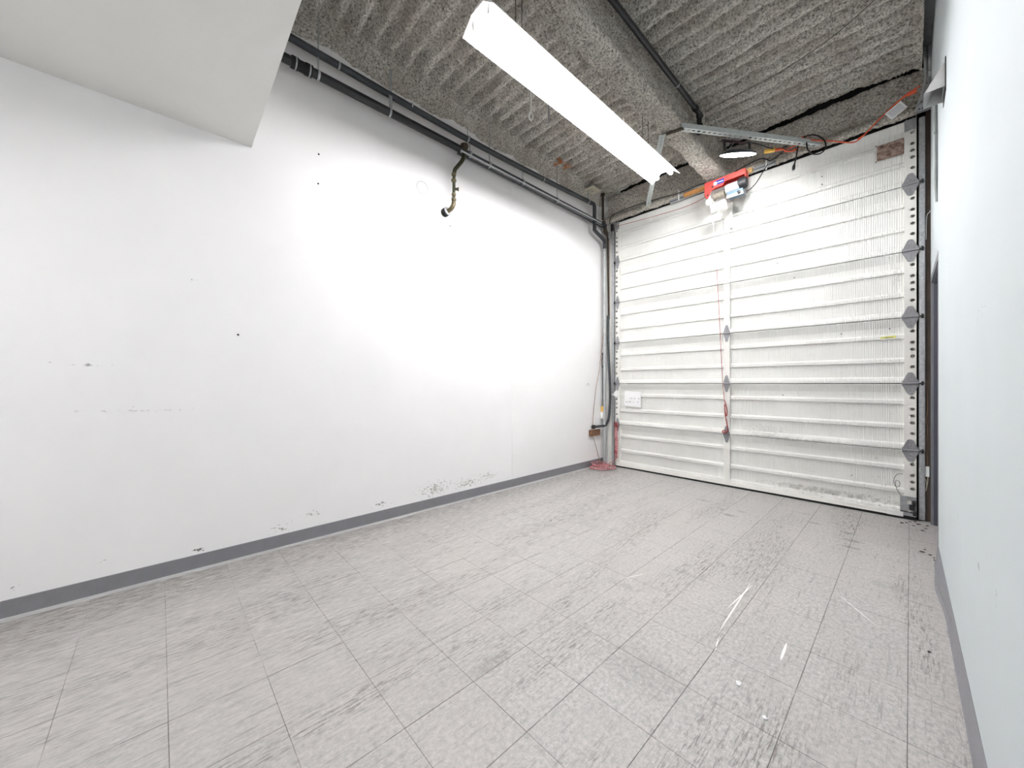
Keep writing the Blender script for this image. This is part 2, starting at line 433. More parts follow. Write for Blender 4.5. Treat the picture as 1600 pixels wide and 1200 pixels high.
M['yellow'] = paint('yellow plug', (240, 190, 80), 0.45, var=.1)
M['paper'] = paint('white paper', (246, 246, 246), 0.7, var=.02)
M['ink'] = paint('faded pen ink', (196, 198, 206), 0.7, var=.1)
M['tape'] = paint('yellow tape', (226, 226, 120), 0.6, var=.12, vs_=60)
M['wire'] = paint('dull wire', (84, 80, 74), 0.5, metal=.3)
M['grey_cable'] = paint('grey painted cable', (132, 136, 136), 0.5, var=.15, vs_=30)
M['tan_wire'] = paint('tan wire', (150, 116, 92), 0.6, var=.1)
M['plate'] = paint('cream cover plate', (216, 208, 188), 0.5, var=.1)
M['leaf'] = paint('dry leaf crumb', (92, 78, 62), 0.8, var=.4, vs_=90)
def m_rope(name, ca, cb):
    n = NT(name)
    f = n.rng(n.noise(n.scale(n.P(), (120, 120, 60)), 1.0, 2, .5), .45, .55)
    n.col(n.mix(f, lin(ca), lin(cb))); n.set(.8); return n.m
M['rope'] = m_rope('red and white rope', (176, 60, 72), (226, 180, 180))
M['rope_red'] = m_rope('red rope', (140, 46, 48), (176, 96, 92))
def m_rust():
    n = NT('rusty scraped patch')
    a = n.noise(n.P(), 30, 5, .7)
    n.col(n.ramp(a, [(.36, lin((78, 60, 52))), (.48, lin((134, 108, 96))), (.60, lin((176, 156, 142)))]))
    n.set(.7); n.bump(a, .6, .004); return n.m
M['rust'] = m_rust()
M['reflector'] = paint('white reflector enamel', (245, 245, 243), 0.35, var=.02)
M['tube'] = emit('fluorescent tube glow', (255, 253, 254), TUBE_POWER)
M['tube_fill'] = emit('added fill tube glow', (255, 253, 254), FILL_POWER)
M['led'] = emit('round lamp glow', (255, 255, 255), LED_POWER)
M['lamp_body'] = paint('grey lamp housing', (88, 90, 98), 0.5, metal=.3)

# ------------------------------------------------------------------ floor: slab and square tiles
YB = -2.2                                   # wall behind the camera
def wrx(y): return 0.172 - 0.0095 * y       # right wall face, slightly out of square
FL = struct(MB().box(-3.6, .6, YB - .2, 5.4, -.2, -.0035).build('floor', M['grout'], smooth=False))
TS = 0.305; X0 = -0.006; Y0 = 0.022
cache = {}
for i in range(-11, 2):
    for j in range(-8, 18):
        x0, x1 = X0 + (i - 1) * TS + .0003, X0 + i * TS - .0003
        y0, y1 = Y0 + (j - 1) * TS + .0003, Y0 + j * TS - .0003
        x0 = max(x0, WLX + .0005); x1 = min(x1, .19); y0 = max(y0, YB); y1 = min(y1, 5.0)
        if x1 - x0 < .02 or y1 - y0 < .02: continue
        key = (round(x1 - x0, 3), round(y1 - y0, 3))
        if key not in cache:
            w, d = x1 - x0, y1 - y0; b = .0008
            mb = MB().add([(0, 0, -.0035), (w, 0, -.0035), (w, d, -.0035), (0, d, -.0035), (0, 0, -b), (w, 0, -b), (w, d, -b), (0, d, -b),
                           (b, b, 0), (w - b, b, 0), (w - b, d - b, 0), (b, d - b, 0)],
                          [(0, 1, 5, 4), (1, 2, 6, 5), (2, 3, 7, 6), (3, 0, 4, 7), (4, 5, 9, 8), (5, 6, 10, 9), (6, 7, 11, 10), (7, 4, 8, 11), (8, 9, 10, 11)])
            cache[key] = mb.build('tile', M['tile'], smooth=False, mesh_only=True)
        o = link_obj('tile', cache[key], FL); o.location = (x0, y0, rnd.uniform(-.0006, .0002))

# ------------------------------------------------------------------ walls
CT = 4.45
mb = MB()
mb.box(WLX - .15, WLX, YB - .1, 3.0225, 0, CT); mb.box(WLX - .15, WLX, 3.0255, 5.2, 0, CT); mb.box(WLX - .15, WLX - .004, 3.02, 3.03, 0, CT)
WLEFT = struct(mb.build('wall_left', M['wall_left'], smooth=False))
ring = [(WLX + .0005, 1.84 + .058 * math.cos(a), 3.11 + .058 * math.sin(a)) for a in [2 * math.pi * k / 36 for k in range(37)]]
MB().tube(ring, .0030, 6, cap=False).build('patch_rim', M['base_edge'], WLEFT)
mb = MB()
def rwall(y0, y1, z0, z1):
    a0, a1 = wrx(y0), wrx(y1)
    mb.add([(a0, y0, z0), (a1, y1, z0), (a1 + .3, y1, z0), (a0 + .3, y0, z0), (a0, y0, z1), (a1, y1, z1), (a1 + .3, y1, z1), (a0 + .3, y0, z1)],
           [(0, 3, 2, 1), (4, 5, 6, 7), (0, 1, 5, 4), (1, 2, 6, 5), (2, 3, 7, 6), (3, 0, 4, 7)])
rwall(YB - .1, 3.95, 0, CT); rwall(3.95, 4.90, 2.13, CT); rwall(4.90, 4.955, 0, CT)
struct(mb.build('wall_right', M['wall_right'], smooth=False))
struct(MB().box(WLX - .15, .5, YB - .2, YB, 0, 3.2).build('wall_back', M['white'], smooth=False))
# front wall round the opening: white pier at the left, header above (coated separately)
mb = MB()
mb.box(WLX - .15, -2.965, 5.0, 5.2, 0, CT); mb.box(.02, .5, 5.04, 5.2, 0, CT); mb.box(-2.965, .02, 5.03, 5.2, 3.60, CT)
struct(mb.build('wall_front', M['white'], smooth=False))
struct(MB().box(.094, .135, 4.962, 5.045, 0, 3.66).build('trim_1', M['brown_post'], bev=.002))          # brown post right of the track
struct(MB().box(-3.145, -3.07, 4.955, 5.0, 0, 3.50).build('trim_2', M['stile'], bev=.002))                # pale jamb board left of the track

# low ceiling (soffit) at the near end
mb = MB()
mb.add([(WLX, YB, 2.907), (.3, YB, 2.907), (.3, .42, 2.907), (WLX, .476, 2.907), (WLX, YB, CT), (.3, YB, CT), (.3, .42, CT), (WLX, .476, CT)],
       [(0, 3, 2, 1), (4, 5, 6, 7), (0, 1, 5, 4), (1, 2, 6, 5), (2, 3, 7, 6), (3, 0, 4, 7)])
struct(mb.build('ceiling.001', M['soffit'], smooth=False))

# sprayed corrugated deck
st = 0.0125
xs = np.arange(WLX, .085, st); ys = np.arange(.40, 4.955, st)
X, Y = np.meshgrid(xs, ys, indexing='ij')
Yw = Y + (vnoise(X / .5, Y / .5, 11) - .5) * .03
rib = np.tanh(1.6 * np.cos(2 * np.pi * Yw / .152)) * .044 * np.clip((X - WLX - .02) / .16, 0, 1)
Z = 4.075 + rib + lumps(X, Y, 21, 1.15)
Z -= .17 * np.exp(-((X - WLX) / .040) ** 2) * (0.85 + .3 * vnoise(X * 0 + 1, Y / .2, 5))
Z -= .05 * np.exp(-((X - .09) / .04) ** 2)
Z += .075 * np.clip((Y - 4.915) / .02, 0, 1)
P = np.stack([X, Y, Z], -1)
struct(grid_obj('ceiling', P, M['spray'], flip=True))
struct(MB().box(WLX - .1, .5, .4, 5.2, 4.17, CT).build('ceiling.002', M['galv_dull'], smooth=False))

# sprayed beam along the room and sprayed header over the door
o = sweep_fluff('ceiling_beam', [(-1.66, 4.14), (-1.685, 3.90), (-1.70, 3.70), (-1.675, 3.675), (-1.52, 3.675), (-1.495, 3.70), (-1.505, 3.80), (-1.525, 3.95), (-1.53, 4.14)], 1, .45, 4.95, M['spray_beam'], 40, amp=1.15, out=-1)
struct(o)
o = sweep_fluff('ceiling_header', [(4.985, 3.70), (4.955, 3.645), (4.925, 3.622), (4.898, 3.65), (4.912, 3.715), (4.985, 3.755), (4.985, 3.85), (4.985, 4.066), (5.03, 4.070)], 0, WLX + .05, .10, M['spray_beam'], 60, amp=.8, out=1)
struct(o)
mb = MB().box(WLX, .1, 5.022, 5.03, 3.62, 4.16)
struct(mb.build('gap_shade_deck', M['rubber'], smooth=False))  # black sheet that paints the dark gap between deck and header

struct(MB().box(-3.02, .045, 4.976, 4.99, 3.56, 3.72).build('gap_shade_door', M['rubber'], smooth=False))        # black strip painting the shaded crack between header lip and door

# vinyl base along both walls
def base_profile(): return [(0, 0), (.010, 0), (.004, .010), (.003, .094), (.0015, .098), (0, .098)]
BL = struct(MB().prism(base_profile(), (WLX, YB, 0), (1, 0, 0), (0, 0, 1), (0, 4.93 - YB, 0)).build('baseboard_left', M['base'], smooth=False))
MB().prism([(0, 0), (.036, 0), (.034, .002), (.012, .004), (.010, .008), (0, .008)], (WLX, YB, 0), (1, 0, 0), (0, 0, 1), (0, 4.90 - YB, 0)).build('base_toe', M['base_edge'], BL, smooth=False)
mb = MB(); nn = 90; vv = []; ff = []
for i in range(nn + 1):
    y = YB + (3.90 - YB) * i / nn
    off = .003 + .010 * max(0, math.sin(y * 2.1 + .4)) ** 3 + (.014 * math.exp(-((y - 3.35) / .22) ** 2))
    x = wrx(y) - off; tilt = .010 * math.exp(-((y - 3.3) / .3) ** 2)
    for (dx, z) in ((-.014, 0.0), (-.004, .012), (-tilt, .096), (.002 - tilt, .099), (off, .099)): vv.append((x + dx, y, z))
for i in range(nn):
    for k in range(4): a = i * 5 + k; ff.append((a, a + 5, a + 6, a + 1))
mb.add(vv, ff)
struct(mb.build('baseboard_right', M['base']))

# ------------------------------------------------------------------ grey door frame in the right wall (door_1)
xf = .133
mb = MB()
D1 = struct(MB().box(.185, .225, 3.99, 4.855, .005, 2.08).build('door_1', M['slate'], bev=.002))
mb = MB()
mb.box(xf, .145, 3.925, 3.975, 0, 2.145)                      # near casing leg
mb.box(xf - .009, .14, 4.865, 4.905, 0, 2.145)                # far casing leg
mb.add([(xf, 3.975, 2.095), (xf - .009, 4.865, 2.095), (.145, 4.865, 2.095), (.145, 3.975, 2.095), (xf, 3.975, 2.145), (xf - .009, 4.865, 2.145), (.145, 4.865, 2.145), (.145, 3.975, 2.145)],
       [(0, 3, 2, 1), (4, 5, 6, 7), (0, 1, 5, 4), (1, 2, 6, 5), (2, 3, 7, 6), (3, 0, 4, 7)])
mb.build('casing', M['casing'], D1, bev=.0015)
mb = MB()
mb.box(.14, .27, 4.86, 4.90, 0, 2.12); mb.box(.14, .27, 3.955, 3.985, 0, 2.12); mb.box(.14, .27, 3.985, 4.86, 2.085, 2.12)
mb.box(.225, .25, 4.84, 4.86, 0, 2.085); mb.box(.225, .25, 3.985, 4.0, 0, 2.085)
mb.build('jamb', M['slate'], D1, bev=.001)

# ------------------------------------------------------------------ overhead sectional door
OD = thing('sectional_door', 'tall white steel overhead sectional door with ribbed panels', 'door', (-1.475, 4.965, 0))
ZJ = [.035, .622, 1.224, 1.822, 2.42, 3.015, 3.605]
XL, XR = -2.99, .039; YF = 4.965
for k in range(6):
    z0, z1 = ZJ[k] + .003, ZJ[k + 1] - .003; H = z1 - z0
    pr = [(0.000, .033), (.012, .035), (.13, .004), (.21, .000), (.235, .001), (.258, .020), (.305, .022), (.315, .003), (.60, .003), (.628, .022), (.675, .024), (.685, .005),
          (.90, .006), (.925, .034), (.965, .041), (.992, .041), (1.0, .036)]
    poly = [(YF - d, z1 - v * H) for v, d in pr] + [(YF + .03, z0), (YF + .03, z1)]
    sec = MB().prism([(p[0], p[1]) for p in poly][::-1], (XL + .005, 0, 0), (0, 1, 0), (0, 0, 1), (XR - XL - .01, 0, 0)).build('section', M['door'], OD, smooth=False)
    for (a, b, hx) in ((XL, XL + .065, -.012), (XR - .075, XR, .014)):
        w = b - a; hs = [((1 - v) * H, hx, .0135, .0155) for v in (.21, .38, .485, .59, .75)]
        m2 = MB().strip(H, w, .002, [(h[0], -h[1], h[2], h[3]) for h in hs], ((a + b) / 2, 4.922, z0), (0, 0, 1), (-1, 0, 0), (0, -1, 0), per_side=4)
        for xx in (a, b - .0015): m2.box(xx, xx + .0015, 4.923, 4.965, z0, z1)
        m2.build('end_stile', M['stile'], sec, smooth=False)
    m2 = MB().prism([(-.033, .043), (-.033, .003), (-.031, 0), (.031, 0), (.033, .003), (.033, .043)], (-1.4975, 4.922, z0), (1, 0, 0), (0, 1, 0), (0, 0, H))
    m2.build('center_stile', M['stile'], sec, smooth=False)

def hinge_mesh(mat, roller=0):
    mb = MB()
    out = [(-.010, .100), (.010, .100), (.020, .090), (.045, .030), (.052, .018), (.052, -.018), (.045, -.030), (.020, -.090), (.010, -.100), (-.010, -.100), (-.020, -.090), (-.045, -.030), (-.052, -.018), (-.052, .018), (-.045, .030), (-.020, .090)]
    mb.prism(out, (0, -.002, 0), (1, 0, 0), (0, 0, 1), (0, -.003, 0))
    for x in (-.022, .022): mb.box(x - .004, x + .004, -.009, -.004, .022, .055)
    mb.tube([(-.054, -.010, .002), (.054, -.010, .002)], .008, 10)
    for z in (.068, -.066, .040, -.042):
        mb.lathe([(.006, 0), (.006, .004), (.003, .005)], (0, -.004, z), (0, -1, 0), 8)
    return mb.build('hinge', mat, mesh_only=True)
HM = hinge_mesh(M['hinge']); HW = hinge_mesh(M['stile'])
PINM = {}
for s in (-1, 1):
    mbp = MB().tube([(0, -.010, .002), (s * .085, -.010, .002)], .0055, 8)
    mbp.lathe([(.012, 0), (.019, .002), (.019, .013), (.012, .015)], (s * .066, -.010, .002), (s, 0, 0), 14)
    PINM[s] = mbp.build('roller', M['dark_steel'], mesh_only=True)
def add_hinge(x, z, me, side, sc=1.0):
    o = link_obj('hinge', me, OD); o.location = Vector((x, 4.921, z)) - OD.location; o.scale = (sc, 1, 1)
    if side:
        r = link_obj('roller', PINM[side], o)
for i, z in enumerate(ZJ[1:6]):
    add_hinge(.002, z, HM, 1); add_hinge(-2.957, z, HM, -1, .62)
    add_hinge(-1.4975, z, HW if i >= 3 else HM, 0, .66)
# top corner brackets, bottom fittings
for (x0, x1) in ((-.036, .036), (-2.988, -2.93)):
    mb = MB().box(x0, x1, 4.912, 4.920, 3.50, 3.60)
    mb.box(x0 + .01, x0 + .016, 4.900, 4.912, 3.50, 3.60); mb.box(x1 - .02, x1 - .014, 4.900, 4.912, 3.50, 3.60)
    mb.build('top_bracket', M['galv_dull'], OD, smooth=False)
mb = MB().box(XL + .01, -.14, 4.915, 4.972, .022, .058); mb.box(XL + .01, -.14, 4.903, 4.915, .022, .028)
mb.build('bottom_rail', M['stile'], OD, smooth=False)
mb = MB().box(-.15, -.042, 4.905, 4.915, .016, .062)
for x in (-.14, -.055): mb.lathe([(.004, 0), (.004, .003)], (x, 4.905, .045), (0, -1, 0), 8)
mb.build('rail_splice', M['plastic_white'], OD, smooth=False)
MB().box(XL, XR, 4.900, 4.975, .0005, .019).build('bottom_seal', M['rubber'], OD, bev=.004)
mb = MB().strip(.175, .10, .003, [(.045, -.004, .018, .014), (.125, -.004, .018, .016)], (-.012, 4.915, .03), (0, 0, 1), (-1, 0, 0), (0, -1, 0))
br = mb.build('corner_bracket', M['galv_dull'], OD, smooth=False)
mb = MB().lathe([(.016, 0), (.024, .004), (.024, .02), (.012, .022)], (.012, 4.90, .155), (1, 0, 0), 14)
mb.lathe([(.014, 0), (.020, .004), (.020, .02), (.010, .022)], (.016, 4.90, .062), (1, 0, 0), 14)
mb.tube([(-.06, 4.905, .07), (.03, 4.905, .066)], .005, 8); mb.box(-.005, .03, 4.897, 4.914, .09, .135)
mb.build('bracket_roller', M['dark_steel'], br)
cur = [(-.04 - .012 * 0, 4.932, .395)]
cur = [(-.045, 4.93, .40), (-.075, 4.93, .395), (-.098, 4.93, .36), (-.102, 4.93, .31), (-.085, 4.93, .275), (-.066, 4.93, .29), (-.066, 4.93, .325), (-.084, 4.93, .335), (-.092, 4.93, .31), (-.082, 4.93, .25), (-.055, 4.925, .205)]
MB().tube(smooth_path(cur), .0022, 6).build('wire_loop', M['wire'], OD)
mb = MB(); rr = random.Random(3)
mb.obox((-.127, 4.943, 3.395), (.089, 0, .0), (0, .0012, 0), (0, 0, .072))
o = mb.build('rust_patch', M['rust'], OD, smooth=False); o['label'] = 'brown rusty scraped rectangle'
for dx, dz in ((-.222, 3.475), (-.222, 3.325), (-.62, 3.35), (-.62, 3.27), (-1.0, 2.55), (-.85, 2.36), (-.30, 1.79), (-.13, 1.735), (-.47, 1.72), (-.95, 1.10)):
    MB().lathe([(.006, 0), (.005, .003)], (dx, 4.952, dz), (0, -1, 0), 8).build('rivet', M['wire'], OD)

# paper sign and tape on the door
s = thing('paper_sign', 'small white paper notice taped to the lower left of the overhead door', 'sign', (-2.725, 4.935, 1.0))
MB().obox((-2.725, 4.934, 1.005), (.128, 0, -.008), (0, .0012, 0), (.003, 0, .110)).build('sheet', M['paper'], s, smooth=False)
mb = MB(); rr = random.Random(5)
for z in (1.012, .962):
    x = -2.83
    while x < -2.63:
        w = rr.uniform(.008, .026)
        if rr.random() < .72: mb.box(x, x + w, 4.9322, 4.9329, z - .008 + rr.uniform(0, .004), z + rr.uniform(.002, .012))
        x += w + rr.uniform(.003, .010)
mb.build('faded_writing', M['ink'], s, smooth=False)['kind'] = 'stuff'
s = thing('tape_label', 'short yellow tape label on a rib of the overhead door near its right side', 'label', (-.141, 4.944, 1.66))
MB().obox((-.141, 4.9445, 1.652), (.052, 0, .004), (0, .001, 0), (0, .0, .0125)).build('tape', M['tape'], s, smooth=False)
mb = MB(); x = -.165
for w in (.010, .016, .008, .013):
    mb.obox((x + w / 2, 4.943, 1.652), (w / 2, 0, .001), (0, .0004, 0), (0, 0, .003)); x += w + .003
mb.build('pen_mark', M['wire'], s, smooth=False)

# tracks
def track(label, x0, x1, sgn):
    t = thing('door_track', label, 'track', ((x0 + x1) / 2, 4.96, 0), 'overhead door tracks')
    w = x1 - x0
    # J-shaped channel with rolled lips, open towards the door
    pts = []
    prof = [(0, .004), (.003, 0), (.010, -.001), (w - .006, -.001), (w - .001, .003), (w, .010), (w, .052), (w - .004, .058), (w - .012, .058), (w - .012, .055), (w - .005, .054),
            (w - .003, .050), (w - .003, .011), (w - .008, .003), (.010, .003), (.005, .005), (.004, .012), (.001, .012)]
    if sgn < 0: prof = [(w - a, b) for a, b in prof][::-1]
    MB().prism(prof, (x0, 4.93, .012), (1, 0, 0), (0, 1, 0), (0, 0, 3.58)).build('channel', M['galv'], t)
    for z in (.45, 1.5, 2.55, 3.3):
        mb = MB().box(x0 + .010, x1 - .004, 4.926, 4.9295, z - .02, z + .02)
        mb.lathe([(.007, 0), (.007, .005)], ((x0 + x1) / 2, 4.926, z), (0, -1, 0), 6)
        mb.build('track_bracket', M['galv_dull'], t, smooth=False)
    return t
t = track('galvanised vertical door track at the right of the overhead door', .053, .093, 1)
MB().box(.0405, .0525, 4.972, 5.0, 0, 3.6).build('jamb_gap_shade', M['rubber'], t, smooth=False)  # black strip painting the shade in the gap beside the right stile
t = track('galvanised vertical door track at the left of the overhead door', -3.064, -3.024, -1)
MB().box(-3.0225, -2.9915, 4.972, 5.0, 0, 3.6).build('jamb_gap_shade', M['rubber'], t, smooth=False)  # same painted dark gap, beside the left stile
# bracket at the head of the right track
mb = MB().box(.036, .148, 4.82, 4.824, 3.60, 3.665); mb.box(.036, .040, 4.824, 4.93, 3.60, 3.665); mb.box(.036, .148, 4.824, 4.86, 3.60, 3.604)
b = mb.build('track_hanger', M['galv'], smooth=False); tag(b, 'folded galvanised angle bracket at the head of the right door track', 'bracket')
for x in (.055, .075): MB().lathe([(.006, 0), (.006, .005)], (x, 4.82, 3.615), (0, -1, 0), 6).build('bolt', M['dark_steel'], b)

# ------------------------------------------------------------------ fluorescent fixture and the added fill light behind
def fixture(label, cx, y0, y1, zl, mat, group=None):
    t = thing('fluorescent_fixture', label, 'light', (cx, (y0 + y1) / 2, zl + .16))
    prof = [(-.150, 0), (-.152, .004), (-.066, .078), (-.062, .084), (.062, .084), (.066, .078), (.152, .004), (.150, 0), (.147, .003), (.062, .074), (.058, .080), (-.058, .080), (-.062, .074), (-.147, .003)]
    MB().prism(prof[::-1], (cx, y0, zl), (1, 0, 0), (0, 0, 1), (0, y1 - y0, 0)).build('reflector', M['reflector'], t, smooth=False)
    MB().box(cx - .055, cx + .055, y0 + .02, y1 - .07, zl + .085, zl + .135).build('channel', M['reflector'], t, bev=.003)
    for s in (-1, 1):
        MB().tube([(cx + s * .075, y0 + .05, zl + .0195), (cx + s * .075, y1 - .05, zl + .0195)], .0185, 14).build('tube', mat, t)
        for y in (y0 + .035, y1 - .035):
            MB().box(cx + s * .075 - .012, cx + s * .075 + .012, y - .012, y + .012, zl + .010, zl + .072).build('socket', M['plastic_white'], t, bev=.002)
    return t
FX = fixture('long white twin tube fluorescent fixture glowing under the sprayed deck', -1.795, 1.40, 3.955, 3.416, M['tube'])
for y in (1.75, 3.5):
    mb = MB()
    for s in (-1, 1): mb.tube([(-1.795 + s * .03, y, 3.55), (-1.795 + s * .03, y, 4.08)], .003, 6)
    mb.build('hanger_wire', M['wire'], FX)
FB = fixture('added unseen fill light built as a twin tube fixture behind the view', -1.0, -2.12, -1.3, 2.77, M['tube_fill'])  # added fill, out of view, to brighten the near wall and floor

# ------------------------------------------------------------------ slotted angle braces
def slotted_angle(label, a, b, flip, name='slotted_brace'):
    a, b = Vector(a), Vector(b); d = b - a; L = d.length; ux = d.normalized(); side = ux.cross(Vector((0, 0, 1))).normalized() * flip
    up = Vector((0, 0, 1))
    hs = []; x = .03
    while x < L - .02: hs.append((x, 0, .018, .011)); x += .056
    mb = MB().strip(L, .050, .003, hs, a + side * .025, ux, side, -up, per_side=3)        # slotted flange underneath
    mb.obox(a + d / 2 + up * .022, d / 2, side * .0015, up * .022)
    mb.obox(a + d / 2 + up * .043 + side * .025, d / 2, side * .024, up * .0015)  # top flange added so the slots look into shade and stay dark
    o = mb.build(name, M['brace'], smooth=False)
    return tag(o, label, 'brace', 'slotted steel braces under the beam')
slotted_angle('slotted galvanised angle brace carrying the round lamp', (-1.49, 3.62, 3.665), (-.62, 4.90, 3.655), -1)
slotted_angle('slotted galvanised angle brace half hidden behind the fluorescent fixture', (-1.64, 3.60, 3.66), (-2.44, 4.885, 3.655), -1)
tag(MB().obox((-1.555, 3.615, 3.655), (.075, .02, 0), (-.004, .018, 0), (0, 0, .003)).build('joining_plate', M['rust_pipe'], smooth=False),
    'reddish plate joining the two slotted braces under the beam', 'plate')

# round lamp hung from the brace
LC = Vector((-1.19, 4.245, 3.535)); nd = Vector((-.30, .28, -.92)).normalized()
LT = thing('work_lamp', 'glowing round work lamp hung under the slotted brace', 'lamp', LC)
MB().lathe([(.0, -.038), (.10, -.036), (.135, -.020), (.168, -.002), (.170, .004), (.160, .004)], LC, nd, 32).build('housing', M['lamp_body'], LT)
MB().lathe([(.158, .003), (.158, .006), (.12, .010), (.0, .012)], LC, nd, 32).build('diffuser', M['led'], LT)
for (dx, dy) in ((-.085, -.12), (.075, .105)):
    p = LC + Vector((dx, dy, .03)); q = Vector((p.x, p.y, 3.66))
    MB().obox((p + q) / 2, (.006, .008, 0), (-.002, .002, 0), (0, 0, (q.z - p.z) / 2)).build('arm', M['dark_steel'], LT, smooth=False)
MB().obox(LC + Vector((-.005, -.01, .122)), (.10, .145, 0), (-.012, .008, 0), (0, 0, .003)).build('yoke', M['dark_steel'], LT, smooth=False)
for i, (p, q) in enumerate((((-.13, -.19, .12), (-.26, -.22, .0)), ((-.02, -.03, .12), (-.10, -.06, .03)), ((.06, .08, .12), (.02, .05, .03)))):
    MB().tube([LC + Vector(p), LC + Vector(q)], .0025, 6).build('hanging_wire', M['galv'], LT)

# ------------------------------------------------------------------ pipes along the left wall
PX = -3.111
dp = thing('drain_pipe', 'long thick black drain pipe along the top of the left wall', 'pipe', (PX, 2.6, 3.585))
MB().tube([(PX, .30, 3.588), (PX, 2.20, 3.590)], .034, 16).build('pipe_run', M['abs'], dp)
MB().tube([(PX - .01, 2.16, 3.600), (PX - .01, 4.86, 3.592)], .022, 14).build('pipe_run', M['pipe_dark'], dp)
MB().tube([(PX - .03, 2.20, 3.562), (PX - .03, 4.86, 3.556)], .014, 10).build('pipe_run', M['pipe_dark'], dp)
MB().tube([(PX + .02, 2.20, 3.566), (PX + .02, 4.70, 3.570)], .009, 10).build('pipe_run', M['pipe_grey'], dp)
MB().lathe([(.034, 0), (.043, .002), (.043, .045), (.038, .05), (.038, .09), (.043, .095), (.043, .14), (.034, .142)], (PX, .70, 3.588), (0, 1, 0), 18).build('coupling', M['rubber'], dp)
for y in (.725, .818):
    MB().lathe([(.0438, 0), (.0448, .001), (.0448, .009), (.0438, .010)], (PX, y, 3.588), (0, 1, 0), 18).build('hose_clamp', M['galv'], dp)
def hanger(y, ztop, zp, r, parent, x=PX, strap=False):
    mb = MB()
    if strap: mb.obox((x + .02, y, (ztop + zp) / 2), (.002, 0, 0), (0, .014, 0), (.0, 0, (ztop - zp) / 2))
    else: mb.tube([(x, y, zp + r), (x, y, ztop)], .005, 8)
    mb.lathe([(r + .001, -.008), (r + .004, -.008), (r + .004, .008), (r + .001, .008)], (x, y, zp), (0, 1, 0), 16)
    mb.build('hanger', M['galv'], parent, smooth=True)
hanger(.885, 4.06, 3.588, .034, dp); hanger(1.46, 3.95, 3.588, .034, dp, strap=True); hanger(2.59, 4.06, 3.585, .030, dp)
hanger(2.33, 3.78, 3.590, .030, dp); hanger(3.10, 3.80, 3.585, .030, dp); hanger(3.72, 4.02, 3.583, .030, dp)

up = thing('water_pipe', 'upper dark pipe under the deck edge bending down in the left corner', 'pipe', (PX, 2.6, 3.75))
pts = [(PX, .20, 3.775), (PX, .98, 3.752), (PX, 2.25, 3.732), (PX, 3.2, 3.750), (PX, 4.05, 3.782), (PX, 4.52, 3.800)]
MB().tube(smooth_path(pts, 5), .028, 14).build('pipe_run', M['pipe_dark'], up)
MB().tube(smooth_path([(PX, 4.50, 3.800), (PX, 4.545, 3.79), (PX, 4.555, 3.74), (PX, 4.555, 3.48), (PX, 4.57, 3.43), (PX - .01, 4.80, 3.365), (PX - .03, 4.86, 3.33), (PX - .035, 4.87, 3.25)], 6), .026, 12).build('corner_bend', M['pipe_dark'], up)
MB().tube([(PX - .035, 4.87, 3.27), (PX - .035, 4.87, .03)], .0215, 12).build('riser', M['pipe_grey'], up)
for y in (1.03, 1.66, 3.45):
    MB().lathe([(.029, 0), (.032, .001), (.032, .012), (.029, .013)], (PX, y, 3.75 - .008 * (y < 3) + .004), (0, 1, 0), 14).build('clip', M['galv'], up)
hanger(2.30, 3.86, 3.732, .028, up); hanger(4.40, 3.95, 3.795, .028, up)

sp = thing('sprinkler_drop', 'short brown iron pipe hanging from the deck in the far left corner', 'pipe', (-3.13, 4.80, 4.0))
MB().tube([(-3.13, 4.80, 4.10), (-3.13, 4.80, 3.66)], .018, 10).build('pipe_run', M['rust_pipe'], sp)
MB().lathe([(.018, 0), (.032, .004), (.032, .02), (.022, .035)], (-3.13, 4.80, 4.05), (0, 0, -1), 12).build('collar', M['rust_pipe'], sp)
cp = thing('corner_fitting', 'rusty pipe fittings and brackets in the top left corner beside the door', 'fitting', (-3.13, 4.86, 3.5))
MB().tube([(-3.135, 4.83, 3.66), (-3.145, 4.885, 3.52), (-3.12, 4.93, 3.44)], [.02, .032, .022], 10).build('elbow', M['rust_pipe'], cp)
MB().tube([(-3.125, 4.925, 3.46), (-3.115, 4.935, 2.2)], [.018, .014], 10).build('dark_riser', M['rust_pipe'], cp)
MB().box(-3.10, -3.07, 4.90, 4.905, 3.40, 3.50).build('bracket', M['galv'], cp, smooth=False)
MB().box(-3.062, -3.026, 4.90, 4.925, 3.50, 3.60).build('bracket', M['dark_steel'], cp, smooth=False)
# flexible hose down to the stub with its cap
fh = thing('flexible_hose', 'dark flexible hose curving down to a capped stub by the left corner', 'hose', (-3.09, 4.90, 1.4))
MB().tube(smooth_path([(-3.115, 4.915, 2.25), (-3.105, 4.905, 1.75), (-3.075, 4.895, 1.3), (-3.065, 4.89, 1.0), (-3.085, 4.885, .72), (-3.13, 4.88, .60)], 8), .018, 12).build('hose_run', M['pipe_dark'], fh)
MB().tube(smooth_path([(-3.13, 4.885, .60), (-3.15, 4.84, .592), (-3.165, 4.66, .592), (-3.17, 4.63, .592)], 5), .019, 12).build('stub', M['pipe_dark'], fh)
MB().lathe([(.019, 0), (.030, .002), (.031, .035), (.024, .042)], (-3.17, 4.64, .592), (0, -1, 0), 14).build('cap', M['dark_steel'], fh)
tag(MB().box(-3.215, -3.175, 4.56, 4.80, .455, .545).build('timber_block', M['wood_brown'], bev=.004), 'brown timber offcut fixed low on the left wall under the capped stub', 'block')

